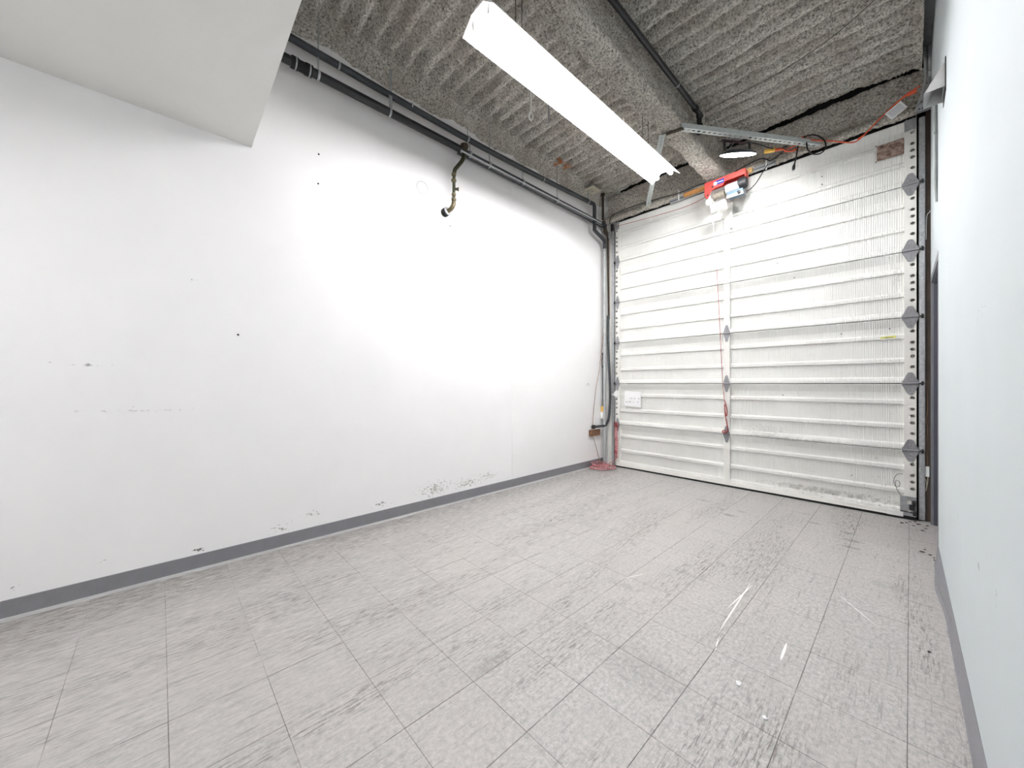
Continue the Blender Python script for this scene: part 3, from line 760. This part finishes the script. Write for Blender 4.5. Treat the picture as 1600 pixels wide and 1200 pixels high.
# bronze drop pipe on the left wall
gp = thing('drop_pipe', 'crooked olive brown pipe dropping from the ceiling pipes into the left wall', 'pipe', (-3.13, 2.18, 3.3))
MB().lathe([(.018, 0), (.040, .006), (.044, .028), (.034, .05), (.018, .056)], (-3.115, 2.262, 3.665), (0, 0, -1), 14).build('top_union', M['rust_pipe'], gp)
MB().tube(smooth_path([(-3.115, 2.262, 3.62), (-3.118, 2.260, 3.56), (-3.12, 2.245, 3.50), (-3.12, 2.19, 3.42), (-3.12, 2.15, 3.36), (-3.12, 2.140, 3.30)], 5), .020, 12).build('bend', M['bronze'], gp)
MB().tube([(-3.12, 2.14, 3.32), (-3.12, 2.137, 3.02)], .0155, 12).build('straight_run', M['bronze'], gp)
for (z, r) in ((3.325, .024), (3.265, .026), (3.125, .022), (3.075, .024)):
    MB().lathe([(.016, 0), (r, .005), (r, .024), (.016, .03)], (-3.12, 2.137, z), (0, 0, -1), 8).build('fitting', M['brass'], gp)
mb = MB().lathe([(.013, 0), (.013, .035), (.019, .036), (.019, .046)], (-3.115, 2.137, 3.165), (.55, .83, 0), 10); mb.build('valve', M['bronze'], gp)
MB().tube([(-3.12, 2.11, 3.07), (-3.12, 2.17, 3.065)], .004, 6).build('handle', M['brass'], gp)
MB().tube(smooth_path([(-3.12, 2.137, 3.04), (-3.122, 2.13, 3.0), (-3.14, 2.115, 2.965), (-3.18, 2.095, 2.945)], 5), .022, 12).build('elbow', M['brass'], gp)
MB().lathe([(.030, 0), (.040, .004), (.040, .014), (.030, .018)], (-3.165, 2.10, 2.953), (-.9, -.25, -.2), 16).build('clamp', M['galv'], gp)
MB().lathe([(.036, 0), (.042, .004), (.042, .045), (.036, .05)], (-3.18, 2.097, 2.95), (-.95, -.2, -.12), 16).build('wall_sleeve', M['rubber'], gp)

# wall anchors
for (y, z, where) in ((.918, 3.043, 'high on the left wall below the black pipe'), (.914, 2.808, 'on the left wall just below the other high anchor'), (2.155, 2.832, 'on the left wall below the olive drop pipe'), (.398, 1.564, 'at mid height on the bare left wall')):
    tag(MB().lathe([(.007, 0), (.006, .004), (.003, .006)], (WLX, y, z), (1, 0, 0), 8).build('wall_anchor', M['dark_steel']), 'tiny dark screw ' + where, 'screw')
# junction plate on the deck
t = thing('junction_plate', 'cream square junction plate on the sprayed deck near the left corner', 'plate', (-3.09, 4.50, 4.0))
MB().box(-3.19, -3.03, 4.40, 4.60, 3.985, 4.0).build('plate', M['plate'], t, bev=.003)
MB().box(-3.145, -3.075, 4.455, 4.545, 3.970, 3.985).build('hub', M['plate'], t, bev=.004)
MB().box(-3.135, -3.085, 4.497, 4.503, 3.9690, 3.9699).build('slot', M['rubber'], t, smooth=False)
MB().box(-3.15, -3.09, 4.45, 4.55, 4.0, 4.08).build('box', M['galv_dull'], t, smooth=False)
# eye hook and strap under the deck
t = thing('eye_hook', 'white rod with an eye hook hanging under the deck left of the fixture', 'hook', (-2.353, 2.45, 3.6))
MB().tube([(-2.353, 2.45, 4.09), (-2.353, 2.45, 3.685)], .007, 8).build('rod', M['plastic_white'], t)
ringp = [(-2.353 + .012 * math.sin(a), 2.45 + .012 * math.sin(a), 3.647 + .036 * math.cos(a)) for a in [2 * math.pi * k / 24 for k in range(25)]]
MB().tube(ringp, .0075, 8, cap=False).build('eye', M['plastic_white'], t)
tag(MB().obox((-2.36, 2.70, 3.89), (.002, .004, 0), (-.016, .012, 0), (0, 0, .19)).build('metal_strap', M['galv_dull'], smooth=False), 'short grey metal strap hanging under the deck beside the eye hook', 'strap')

# black pipe on the right of the beam
bp = thing('vent_pipe', 'black pipe running under the deck right of the beam with an elbow at its end', 'pipe', (-1.44, 2.6, 3.93))
MB().tube(smooth_path([(-1.44, .46, 3.935), (-1.44, 2.4, 3.930), (-1.44, 3.84, 3.918), (-1.442, 3.905, 3.90), (-1.446, 3.935, 3.855), (-1.448, 3.94, 3.74)], 6), .023, 14).build('pipe_run', M['abs'], bp)
for (y, z, ax) in ((3.80, 3.919, (0, 1, 0)), (3.94, 3.82, (0, 0, -1))):
    MB().lathe([(.023, 0), (.029, .002), (.029, .038), (.023, .04)], (-1.44 - .006 * (y > 3.9), y, z), ax, 14).build('coupling', M['rubber'], bp)
MB().lathe([(.023, 0), (.028, .003), (.028, .02), (.012, .024)], (-1.448, 3.94, 3.75), (0, 0, -1), 14).build('end_cap', M['rubber'], bp)
mb = MB().tube([(-1.44, 3.40, 3.945), (-1.44, 3.40, 4.08)], .0035, 6); mb.lathe([(.0235, 0), (.026, .001), (.026, .010), (.0235, .011)], (-1.44, 3.395, 3.921), (0, 1, 0), 14)
mb.build('hanger', M['galv'], bp)
# thin wire sagging across the deck
w = smooth_path([(-1.405, 3.96, 3.93), (-1.30, 4.0, 3.97), (-1.05, 4.02, 3.985), (-.80, 4.0, 3.98), (-.42, 3.88, 3.97), (-.1, 3.70, 3.99)], 6)
tag(MB().tube(w, .003, 6).build('deck_wire', M['wire']), 'thin dark wire strung across the right half of the deck', 'wire')

# ------------------------------------------------------------------ hoist on its rail
rl = thing('hoist_rail', 'galvanised square rail along the header carrying the red hoist', 'rail', (-1.58, 4.86, 3.60))
RA, RB_ = Vector((-2.15, 4.865, 3.598)), Vector((-1.00, 4.865, 3.628)); dd = (RB_ - RA)
mb = MB(); mb.obox((RA + RB_) / 2, dd / 2, (0, .02, 0), (0, 0, .021)); mb.build('rail_tube', M['galv'], rl, bev=.003)
mb = MB(); mb.obox((RA + RB_) / 2 + Vector((0, -.021, -.009)), dd / 2, (0, .0015, 0), (0, 0, .003)); mb.build('rail_lip', M['dark_steel'], rl, smooth=False)
for x in (-2.03, -1.08):
    mb = MB().box(x - .006, x + .006, 4.838, 4.843, 3.57, 3.70); mb.build('tie_strap', M['plastic_white'], rl, smooth=False)
def board(label, x0, x1, z0, z1, m):
    b = MB(); p = Vector(((x0 + x1) / 2, 4.825, (z0 + z1) / 2))
    b.obox(p, ((x1 - x0) / 2, 0, (z1 - z0) / 2), (0, .016, 0), (0, 0, .024))
    return tag(b.build('packing_board', m, bev=.002), label, 'board')
board('orange stained board on the rail left of the red hoist', -1.955, -1.60, 3.598, 3.606, M['wood'])
board('pale pine board on the rail right of the red hoist', -1.36, -1.205, 3.612, 3.616, M['wood_pale'])

hz = thing('electric_hoist', 'small red electric hoist with a silver motor hung over the overhead door', 'hoist', (-1.45, 4.75, 3.56))
# red bent frame
mb = MB()
a = Vector((-1.66, 4.75, 3.555)); b = Vector((-1.245, 4.75, 3.568))
mid = (a + b) / 2; h = (b - a) / 2
mb.obox(mid + Vector((0, 0, .030)), h, (0, .055, 0), (0, 0, .003))
mb.obox(mid + Vector((0, -.055, .0)), h, (0, .003, 0), (0, 0, .030)); mb.obox(mid + Vector((0, .055, .0)), h, (0, .003, 0), (0, 0, .030))
mb.prism([(-1.665, 3.59), (-1.665, 3.47), (-1.645, 3.405), (-1.618, 3.40), (-1.590, 3.47), (-1.55, 3.49), (-1.47, 3.495), (-1.45, 3.53), (-1.45, 3.585)], (0, 4.692, 0), (1, 0, 0), (0, 0, 1), (0, -.004, 0))
mb.obox((-1.663, 4.75, 3.50), (.003, 0, 0), (0, .055, 0), (0, 0, .07))
mb.obox((-1.245, 4.75, 3.555), (.003, 0, 0), (0, .058, 0), (0, 0, .045))
mb.build('frame', M['red'], hz, bev=.002)
for (x, z) in ((-1.575, 3.515), (-1.628, 3.435)):
    MB().lathe([(.011, 0), (.011, .004), (.006, .006)], (x, 4.688, z), (0, -1, 0), 10).build('bolt', M['dark_steel'], hz)
st_ = MB().obox((-1.505, 4.686, 3.545), (.052, 0, .002), (0, .0012, 0), (0, 0, .024)).build('sticker', M['blue'], hz, smooth=False); st_['label'] = 'blue sticker with a white disc and line'
MB().lathe([(.020, 0), (.020, .001)], (-1.545, 4.6848, 3.540), (0, -1, 0), 18).build('white_disc', M['plastic_white'], st_)
MB().box(-1.520, -1.462, 4.6835, 4.6848, 3.541, 3.548).build('white_line', M['plastic_white'], st_, smooth=False)
MB().lathe([(.0, -.066), (.048, -.066), (.048, -.056), (.036, -.054), (.036, .040), (.048, .042), (.048, .05), (.0, .05)], (-1.515, 4.75, 3.42), (1, 0, 0), 22).build('cable_drum', M['drum'], hz)
MB().lathe([(.030, 0), (.052, .004), (.058, .03), (.058, .13), (.052, .145), (.030, .148)], (-1.455, 4.75, 3.452), (1, 0, 0), 24).build('gear_housing', M['motor'], hz)
mo = MB().lathe([(.050, 0), (.060, .004), (.060, .072), (.052, .086), (.020, .092)], (-1.325, 4.75, 3.468), (1, 0, 0), 24).build('motor_cap', M['dark_steel'], hz)
mb = MB()
for k in range(10):
    w_ = math.pi * 2 * k / 10
    mb.obox((-1.285, 4.75 + .060 * math.cos(w_), 3.468 + .060 * math.sin(w_)), (.030, 0, 0), (0, .0025 * math.cos(w_), .0025 * math.sin(w_)), (0, -.004 * math.sin(w_), .004 * math.cos(w_)))
mb.build('cooling_fin', M['dark_steel'], mo, smooth=False)
MB().box(-1.43, -1.268, 4.70, 4.80, 3.345, 3.400).build('capacitor_box', M['cap_blue'], hz, bev=.008)
MB().box(-1.43, -1.262, 4.69, 4.705, 3.325, 3.360).build('mounting_rail', M['galv_dull'], hz, bev=.002)
MB().lathe([(.012, 0), (.016, .004), (.016, .018), (.008, .022)], (-1.30, 4.69, 3.352), (0, -1, 0), 12).build('cable_gland', M['black'], hz)
mb = MB(); mb.obox((-1.517, 4.705, 3.268), (.080, 0, .012), (0, .03, 0), (-.006, 0, .050)); mb.build('limit_cover', M['plastic_white'], hz, bev=.008)
MB().box(-1.528, -1.510, 4.70, 4.706, 3.150, 3.222).build('pull_tab', M['plastic_white'], hz, smooth=False)
MB().lathe([(.012, -.012), (.036, -.012), (.036, -.007), (.026, -.003), (.026, .003), (.036, .007), (.036, .012), (.012, .012)], (-1.622, 4.715, 3.365), (.15, 1, 0), 20).build('pulley', M['plastic_white'], hz)
MB().obox((-1.616, 4.70, 3.405), (.012, 0, .004), (0, .004, 0), (-.01, 0, .045)).build('pulley_strap', M['plastic_white'], hz, smooth=False)
MB().tube(smooth_path([(-1.245, 4.70, 3.35), (-1.21, 4.70, 3.345), (-1.15, 4.72, 3.40), (-1.09, 4.76, 3.52), (-1.06, 4.80, 3.60)], 6), .005, 8).build('power_lead', M['black'], hz)
tag(MB().box(-1.462, -1.428, 4.895, 4.92, 3.06, 3.36).build('strike_plate', M['stile'], smooth=False), 'narrow pale plate on the door under the hoist motor', 'plate')

# pull rope under the hoist: white cord turning into red rope, tied at the second middle hinge
pr_ = thing('pull_rope', 'thin red pull rope hanging from the hoist down the middle of the door', 'rope', (-1.52, 4.87, .65))
MB().tube([(-1.600, 4.73, 3.24), (-1.597, 4.82, 2.95), (-1.589, 4.87, 2.60)], .0035, 6).build('white_cord', M['plastic_white'], pr_)
MB().tube([(-1.589, 4.87, 2.60), (-1.561, 4.875, 1.985), (-1.528, 4.88, 1.22), (-1.512, 4.885, 1.03)], .0032, 6).build('rope_line', M['rope_red'], pr_)
MB().tube(smooth_path([(-1.512, 4.885, 1.03), (-1.497, 4.88, .98), (-1.480, 4.88, .90), (-1.488, 4.885, .84), (-1.502, 4.88, .90), (-1.508, 4.88, .98), (-1.502, 4.885, .86), (-1.485, 4.89, .74), (-1.478, 4.895, .665), (-1.50, 4.89, .64), (-1.535, 4.89, .645), (-1.520, 4.885, .67), (-1.49, 4.88, .655)], 6), .0058, 8).build('knot', M['rope_red'], pr_)
# red line from the top left corner across to the hoist
tag(MB().tube(smooth_path([(-2.955, 4.885, 3.535), (-2.40, 4.88, 3.495), (-1.95, 4.86, 3.47), (-1.66, 4.75, 3.455)], 5), .0035, 6).build('red_line', M['rope_red']), 'taut thin red line from the top left door corner to the hoist', 'line')

# red rope: hank on the left track and coil on the floor
hk = thing('red_rope_hank', 'red and white rope hank hanging on the left edge of the door', 'rope', (-2.96, 4.86, .40))
for k in range(4):
    x = -2.975 + .012 * k
    MB().tube(smooth_path([(x + .006, 4.886, .64), (x - .004, 4.876, .50), (x + .006, 4.880, .36), (x, 4.876, .22), (x + .004, 4.88, .135)], 5), .0046, 7).build('strand', M['rope'], hk)
MB().tube(smooth_path([(-2.985, 4.87, .66), (-2.93, 4.868, .64), (-2.985, 4.866, .625), (-2.93, 4.868, .605), (-2.98, 4.87, .59)], 6), .0068, 8).build('binding', M['rope_red'], hk)
MB().tube(smooth_path([(-2.985, 4.872, .235), (-2.935, 4.866, .23), (-2.98, 4.866, .215)], 6), .006, 8).build('binding', M['rope_red'], hk)
cl = []; rr = random.Random(12)
for k in range(64):
    a = k / 64 * 2 * math.pi * 5; t_ = k / 64
    r1 = .135 + .03 * math.sin(a * .37 + 1); r2 = .145 + .035 * math.cos(a * .29)
    cl.append((-3.055 + r1 * math.cos(a) + .03 * math.sin(k * .21), 4.64 + r2 * math.sin(a) + .03 * math.cos(k * .17), .012 + .075 * t_ * (0.6 + .4 * math.sin(a * .5))))
cl += [(-3.02, 4.80, .06), (-2.98, 4.86, .09), (-2.965, 4.875, .15)]
cr_ = MB().tube(smooth_path(cl, 4), .0058, 7).build('coiled_rope', M['rope']); tag(cr_, 'loose coil of red and white rope on the floor in the left corner', 'rope')
tag(MB().tube(smooth_path([(-3.17, 4.925, 3.3), (-3.172, 4.90, 2.3), (-3.175, 4.80, 1.55), (-3.178, 4.68, 1.1), (-3.172, 4.60, .56), (-3.12, 4.62, .28), (-3.08, 4.66, .07)], 6), .0042, 7).build('thin_rope', M['tan_wire']), 'thin tan cord hanging down the corner to the rope coil', 'cord')
# grey cord with yellow connector
yc = thing('hanging_connector', 'yellow connector on a grey cord hanging beside the corner pipe', 'connector', (-3.185, 4.88, .8))
MB().tube(smooth_path([(-3.185, 4.886, 1.67), (-3.187, 4.866, 1.55), (-3.185, 4.876, 1.42), (-3.186, 4.880, 1.1), (-3.185, 4.886, .88)], 6), .0045, 7).build('cord', M['dark_steel'], yc)
MB().tube(smooth_path([(-3.185, 4.890, 1.62), (-3.165, 4.876, 1.55), (-3.178, 4.87, 1.47)], 6), .0055, 7).build('loop', M['black'], yc)
MB().box(-3.205, -3.165, 4.862, 4.910, .80, .885).build('body', M['yellow'], yc, bev=.006)
MB().box(-3.204, -3.168, 4.850, 4.915, .695, .80).build('white_tag', M['paper'], yc, bev=.002)
MB().lathe([(.012, -.01), (.012, .01)], (-3.185, 4.886, 1.68), (1, 0, 0), 12).build('eyelet', M['dark_steel'], yc)
# white sensor bracket on the left edge of the door
t = thing('door_sensor', 'white plastic sensor clipped at the left edge of the overhead door', 'sensor', (-2.99, 4.90, 1.08))
MB().prism([(-.028, -.03), (.028, -.04), (.030, .035), (.012, .052), (-.012, .048), (-.028, .02)], (-2.978, 4.915, 1.07), (1, 0, 0), (0, 0, 1), (0, -.018, 0)).build('body', M['plastic_white'], t, bev=.003)
MB().box(-3.072, -3.02, 4.908, 4.922, 1.05, 1.075).build('clip', M['plastic_white'], t, bev=.002)

# ------------------------------------------------------------------ cords at the right end of the brace
oc = thing('extension_cord', 'orange extension cord draped from the right corner along the header', 'cord', (-.5, 4.80, 3.6))
pts = [(-.905, 4.70, 3.655), (-.87, 4.76, 3.640), (-.80, 4.78, 3.645), (-.775, 4.79, 3.70), (-.745, 4.80, 3.735), (-.70, 4.80, 3.705), (-.66, 4.80, 3.675), (-.522, 4.80, 3.60), (-.43, 4.80, 3.545), (-.36, 4.80, 3.515), (-.30, 4.80, 3.545), (-.22, 4.80, 3.62), (-.146, 4.80, 3.685), (-.046, 4.79, 3.75), (.04, 4.77, 3.77)]
MB().tube(smooth_path(pts, 6), .0062, 8).build('cord_run', M['orange_cord'], oc)
MB().tube(smooth_path([(p[0] + .02, p[1] - .012, p[2] + .012) for p in pts[9:]], 6), .0055, 8).build('cord_run', M['orange_cord'], oc)
MB().tube(smooth_path([(-.79, 4.78, 3.64), (-.83, 4.77, 3.63), (-.90, 4.75, 3.65), (-.84, 4.77, 3.675), (-.76, 4.79, 3.70), (-.73, 4.78, 3.72), (-.755, 4.77, 3.74), (-.78, 4.78, 3.66)], 6), .006, 8).build('cord_loop', M['orange_cord'], oc)
MB().tube([(-.965, 4.655, 3.655), (-.905, 4.70, 3.652)], [.018, .010], 10).build('strain_relief', M['orange_cord'], oc)
MB().tube([(-1.045, 4.615, 3.655), (-.965, 4.655, 3.655)], .022, 8).build('socket', M['yellow'], oc)
MB().lathe([(.012, 0), (.018, .01), (.018, .05), (.012, .06)], (-.02, 4.785, 3.762), (1, 0, .1), 10).build('plug', M['orange_cord'], oc)
tgm = MB().obox((-.085, 4.775, 3.655), (.050, 0, .032), (0, .001, 0), (-.022, 0, .038)).build('care_tag', M['paper'], oc, smooth=False)
mb = MB()
for k in range(5): mb.obox((-.085 - .022 * (.6 - .3 * k), 4.7735, 3.655 + .038 * (.6 - .3 * k)), (.040, 0, .0256), (0, .0003, 0), (-.0016, 0, .0028))
mb.build('fine_print', M['ink'], tgm, smooth=False)['kind'] = 'stuff'
bc = thing('black_power_cord', 'black power cord looped over the brace end with its plug dangling', 'cord', (-.7, 4.77, 3.55))
MB().tube(smooth_path([(-.735, 4.77, 3.735), (-.718, 4.76, 3.66), (-.705, 4.755, 3.58), (-.66, 4.755, 3.515), (-.60, 4.755, 3.50), (-.568, 4.76, 3.545), (-.58, 4.765, 3.62), (-.635, 4.77, 3.695), (-.70, 4.78, 3.735), (-.755, 4.77, 3.72), (-.785, 4.765, 3.66), (-.80, 4.76, 3.56), (-.815, 4.755, 3.48)], 7), .0065, 8).build('cord_run', M['black'], bc)
MB().tube([(-.815, 4.755, 3.485), (-.820, 4.753, 3.455), (-.823, 4.752, 3.425)], [.008, .015, .013], 10).build('plug', M['black'], bc)
mb = MB()
for s in (-.006, .006): mb.box(-.823 + s - .001, -.823 + s + .001, 4.748, 4.756, 3.405, 3.427)
mb.build('prong', M['galv'], bc, smooth=False)
lc = smooth_path([(-1.20, 4.30, 3.66), (-1.08, 4.43, 3.672), (-1.0, 4.58, 3.66), (-.93, 4.70, 3.665), (-.88, 4.76, 3.70), (-.95, 4.79, 3.655), (-1.03, 4.79, 3.625), (-1.06, 4.80, 3.655), (-1.12, 4.80, 3.69), (-1.22, 4.80, 3.685), (-1.33, 4.80, 3.665), (-1.45, 4.80, 3.635), (-1.62, 4.80, 3.635), (-1.80, 4.83, 3.665), (-2.05, 4.83, 3.66), (-2.35, 4.85, 3.70), (-2.75, 4.85, 3.72), (-3.02, 4.86, 3.70), (-3.06, 4.875, 3.60)], 6)
tag(MB().tube(lc, .0062, 8).build('header_cable', M['black']), 'thin black cable running along the sprayed header from the lamp to the left corner', 'cable')

# ------------------------------------------------------------------ right corner: hood, conduits, cables
hd = thing('vent_hood', 'small grey wedge shaped metal hood on the right wall near the ceiling', 'hood', (.10, 3.35, 2.95))
xw = wrx(3.3); t_ = .002
za, zb = 3.075, 2.925; xo = .055; y0h, y1h = 3.27, 3.45
def wedge(y): return MB().prism([(xw, za), (xo, zb), (xw, zb)], (0, y, 0), (1, 0, 0), (0, 0, 1), (0, t_, 0))
for y in (y0h, y1h): wedge(y).build('side_panel', M['hood'], hd, smooth=False)
MB().add([(xw, y0h, za), (xw, y1h, za), (xo, y1h, zb), (xo, y0h, zb), (xw - .002, y0h, za - .003), (xw - .002, y1h, za - .003), (xo + .002, y1h, zb), (xo + .002, y0h, zb)],
         [(0, 3, 2, 1), (4, 5, 6, 7), (3, 0, 4, 7), (1, 2, 6, 5)]).build('sloped_top', M['hood'], hd, smooth=False)
MB().box(xw - .004, xw, y0h - .012, y1h + .012, zb - .03, za + .012).build('wall_plate', M['dark_steel'], hd, smooth=False)
MB().box(xo + .075, xo + .080, y0h + .003, y1h, zb - .004, zb + .02).build('baffle', M['galv_dull'], hd, smooth=False)
def cond(label, pts, r, m, clips=()):
    t = thing('conduit', label, 'conduit', pts[-1])
    MB().tube(smooth_path(pts, 6), r, 10).build('run', m, t)
    for (x, y, z) in clips: MB().box(x - r - .004, x + r + .010, y - r - .003, y + .0, z - .006, z + .006).build('clip', M['galv'], t, smooth=False)
cond('thick grey conduit at the right wall corner rising into the deck', [(.118, 4.85, 3.66), (.118, 4.85, 4.15)], .013, M['pipe_grey'], [(.118, 4.85, 3.93)])
cond('grey conduit bending outwards just left of the thick corner conduit', [(.050, 4.83, 3.665), (.066, 4.84, 3.73), (.088, 4.85, 3.84), (.092, 4.85, 3.95), (.086, 4.85, 4.15)], .010, M['pipe_grey'])
cond('slim pale conduit crossing in front of the corner conduits', [(.062, 4.79, 3.665), (.085, 4.79, 3.73), (.108, 4.80, 3.79), (.110, 4.81, 3.86)], .007, M['galv'], [(.105, 4.795, 3.775)])
gc = smooth_path([(.127, 4.02, 3.30), (.126, 4.02, 3.15), (.1265, 4.0, 3.0), (.127, 4.0, 2.80), (.1255, 4.0, 2.66), (.128, 4.0, 2.58), (.131, 4.0, 2.51)], 6)
gct = thing('hanging_cable', 'grey cable hanging loose on the right wall above the door frame', 'cable', (.127, 4.0, 2.51))
MB().tube(gc, .0085, 8).build('cable_run', M['grey_cable'], gct)
MB().lathe([(.0085, 0), (.0115, .002), (.0115, .018), (.0085, .02)], (.1265, 4.0, 3.01), (0, 0, -1), 10).build('joint', M['grey_cable'], gct)
sb = thing('sensor_box', 'small white sensor box low beside the right door track', 'sensor', (.104, 4.95, .40))
MB().box(.093, .117, 4.935, 4.962, .40, .49).build('body', M['plastic_white'], sb, bev=.003)
MB().tube(smooth_path([(.108, 4.95, .40), (.106, 4.948, .35), (.099, 4.946, .29), (.095, 4.948, .27)], 5), .003, 6).build('lead', M['plate'], sb)
MB().tube(smooth_path([(.094, 4.948, .38), (.100, 4.946, .33), (.097, 4.948, .28)], 5), .003, 6).build('lead', M['plate'], sb)
tw = smooth_path([(.100, 4.955, 1.25), (.104, 4.950, 1.13), (.107, 4.950, 1.0), (.100, 4.952, .90), (.106, 4.952, .80), (.101, 4.954, .70), (.105, 4.953, .50)], 6)
tag(MB().tube(tw, .0022, 6).build('loose_wire', M['tan_wire']), 'thin tan wire dangling down the brown post by the right track', 'wire')
ww = smooth_path([(.098, 4.953, 2.5), (.101, 4.950, 2.70), (.118, 4.945, 2.735), (.122, 4.945, 2.75)], 5)
tag(MB().tube(ww, .0025, 6).build('bell_wire', M['plastic_white']), 'thin white wire stapled beside the right track above the grey door frame', 'wire')

# ------------------------------------------------------------------ crumbs and scraps on the floor
def scrap(name, label, cat, x, y, r, m, flat=.35, group=None, seed=0):
    q = random.Random(seed); n_ = 7
    top = []; bot = []
    for k in range(n_):
        a = 2 * math.pi * k / n_; d = r * q.uniform(.55, 1.1)
        top.append((x + d * math.cos(a), y + d * math.sin(a), r * flat * q.uniform(.5, 1.3))); bot.append((x + d * .9 * math.cos(a), y + d * .9 * math.sin(a), .0002))
    mb = MB().add(top + bot + [(x, y, r * flat * 1.4)], [(i, (i + 1) % n_, 2 * n_) for i in range(n_)] + [(n_ + i, n_ + (i + 1) % n_, (i + 1) % n_, i) for i in range(n_)] + [tuple(range(2 * n_ - 1, n_ - 1, -1))])
    tag(mb.build(name, m, smooth=False), label, cat, group)
scrap('paper_scrap', 'torn white paper scrap on the open floor near the middle', 'scrap', -.478, 1.715, .014, M['paper'], seed=1)
scrap('paint_chip', 'white paint chip on the floor nearest the viewer', 'scrap', -.363, 1.609, .010, M['paper'], seed=2)
for i, (x, y) in enumerate(((.02, 4.72), (-.02, 4.78), (.05, 4.80), (.09, 4.70), (.10, 4.80), (-.05, 4.74), (.0, 4.84), (.07, 4.62), (.03, 4.86))):
    scrap('debris_crumb', 'tiny dry crumb on the floor at the foot of the right door track', 'crumb', x, y, .010 + .003 * (i % 3), M['leaf'], .3, 'crumbs by the door track', seed=20 + i)
for i, (x, y) in enumerate(((.115, 3.95), (.10, 4.0), (.06, 4.03), (.075, 4.10), (.118, 3.90))):
    scrap('leaf_crumb', 'dark leaf crumb on the floor against the grey door frame', 'crumb', x, y, .008 + .003 * (i % 3), M['leaf'], .4, 'crumbs by the grey frame', seed=50 + i)
scrap('grit', 'dark grit speck on the tiles beside the right baseboard', 'crumb', .06, 2.55, .007, M['rubber'], .5, seed=70)
scrap('grit', 'small dark pebble on the floor in front of the left wall', 'crumb', -2.2, 2.55, .008, M['leaf'], .5, seed=71)
